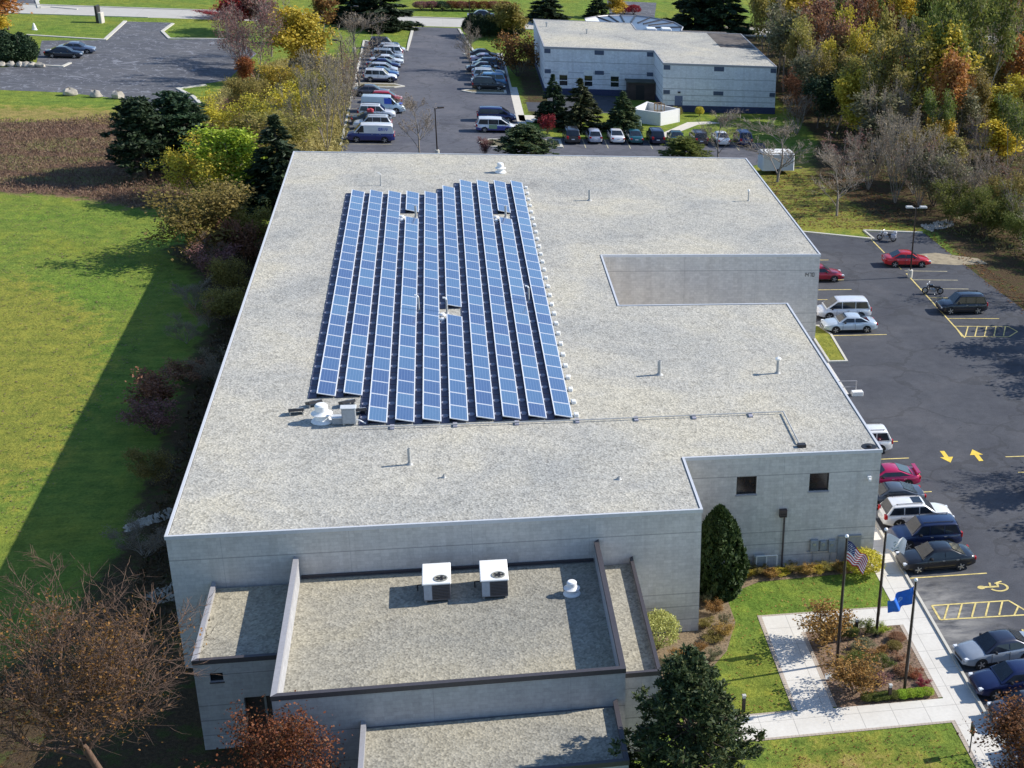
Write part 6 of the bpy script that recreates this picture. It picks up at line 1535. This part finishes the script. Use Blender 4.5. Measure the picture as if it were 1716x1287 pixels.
# undergrowth in the wood, tufts in the meadow and brush: uncountable
def tufts(name, label, poly, n, mat, h, seed, leaf=.3, elong=2.6, avoid=()):
    rng = np.random.default_rng(seed); xs_ = np.array(poly)
    P = rng.uniform(xs_.min(0), xs_.max(0), (n*3, 2)); P = P[inside(P[:, 0], P[:, 1], poly)][:n]
    for av in avoid: P = P[~inside(P[:, 0], P[:, 1], av)]
    z = rng.uniform(.02, 1, (len(P), 1))**1.3*h*(.6+.4*np.sin(P[:, :1]*.35)*np.cos(P[:, 1:]*.3))
    Q = np.concatenate([P, z], 1); D = np.tile([[0, 0, 1.]], (len(Q), 1)) + rng.normal(0, .45, (len(Q), 3))
    V, F = leaf_quads(rng, Q, leaf*.5, D, elong, -.2); V[:, 2] = np.maximum(V[:, 2], .005)
    o = link(name, fast_mesh(name, V, F, mat)); tag(o, label, 'plants', kind='stuff')
MG = mat_leaf('meadow_straw', [(.10,.06,.045),(.18,.11,.08),(.26,.17,.11),(.33,.27,.15)], .2)
tufts('meadow_grass', 'rough reddish-brown meadow grass', MEADOW, 30000, MG, .95, 3, .12)
tufts('brush_grass', 'rough olive and straw grass among the thickets', OLIVE, 20000, mat_leaf('brush_straw', [(.15,.125,.045),(.30,.245,.09),(.42,.34,.13)], .2), .7, 4, .18)
tufts('undergrowth', 'low tangled undergrowth and fallen leaves of the wood', [(39,78),(44,88),(37,100),(38,130),(42,200),(110,215),(100,70),(52,50)], 46000, mat_leaf('undergrowth', [(.06,.05,.025),(.12,.095,.045),(.14,.15,.045),(.26,.17,.07)], .2), 1.7, 5, .26, 1.8)
tufts('shade_strip', 'low tufts coloured dark to deepen the shade along the building side', [(-31,70),(-27.5,70),(-27,4),(-30,4)], 4500, mat_leaf('shade_cover', [(.04,.035,.02),(.08,.065,.03),(.12,.075,.04)], .2), .6, 6, .18)  # dark tufts added to deepen the building's shade on the ground
# leaf litter lying on the lot edge and the dry lawn
def litter(name, label, poly, n, mat, seed, size=.09):
    rng = np.random.default_rng(seed); xs_ = np.array(poly); P = rng.uniform(xs_.min(0), xs_.max(0), (n*3, 2)); P = P[inside(P[:, 0], P[:, 1], poly)][:n]
    Q = np.concatenate([P, rng.uniform(.02, .05, (len(P), 1))], 1); V, F = leaf_quads(rng, Q, size, None, 1.0, 6.0)
    tag(link(name, fast_mesh(name, V, F, mat)), label, 'leaves', kind='stuff')
litter('fallen_leaves', 'fallen brown leaves on the grass behind the side lot', [(23,79),(38,77.5),(42,50),(38.5,50),(37,74),(37,100),(24,104)], 2600, LF['orangebrown'], 8, .12)
litter('fallen_leaves', 'fallen orange leaves on the dry lawn at the bottom', DRY, 1600, LF['orangebrown'], 9, .06)
litter('fallen_leaves', 'scattered fallen leaves on the lawn around the flag garden', [(-.5,-8.3),(3.5,-8.3),(3.5,1.1),(11.3,1.1),(11.3,5),(2.4,3.8),(1,-2)], 260, LF['amber'], 14, .06)
litter('fallen_leaves', 'scattered fallen leaves and weeds on the west lawn', PX((0,330),(230,370),(300,470),(40,900),(-60,900),(-60,400)), 2600, LF['straw'], 15, .08)
litter('fallen_leaves', 'dry leaves and straw lying in the flag garden bed', [(5.9,-8.4),(11.4,-8.4),(11.4,-1.1),(5.9,-1.1)], 1500, LF['straw'], 12, .05)
litter('fallen_leaves', 'dry leaves and straw lying in the bed by the wall corner', [(-3.2,-6),(1.2,-2.3),(2.2,.6),(2.2,3.6),(4.4,5),(11,5.4),(.3,6),(.2,-.2)], 900, LF['straw'], 13, .05)
# trees just beyond the right edge whose shade falls across the lot
for i, (x, y, h, r) in enumerate(((34.2,7.5,9.0,2.8),(35.0,12.5,9.5,3.0),(33.6,17.5,8.5,2.6),(44,36,9.5,3.2),(45,41,10,3.4),(44,46,9.5,3.2),(43.5,55,9,3.2))):
    plant(('thin' if i % 2 else 'bare', 'olive' if i % 2 else 'bare', i % 2), x, y, h, r, 'tree at the right-hand edge of the side lot, %s from the near end' % ORD[i], 'trees along the right edge of the side lot')
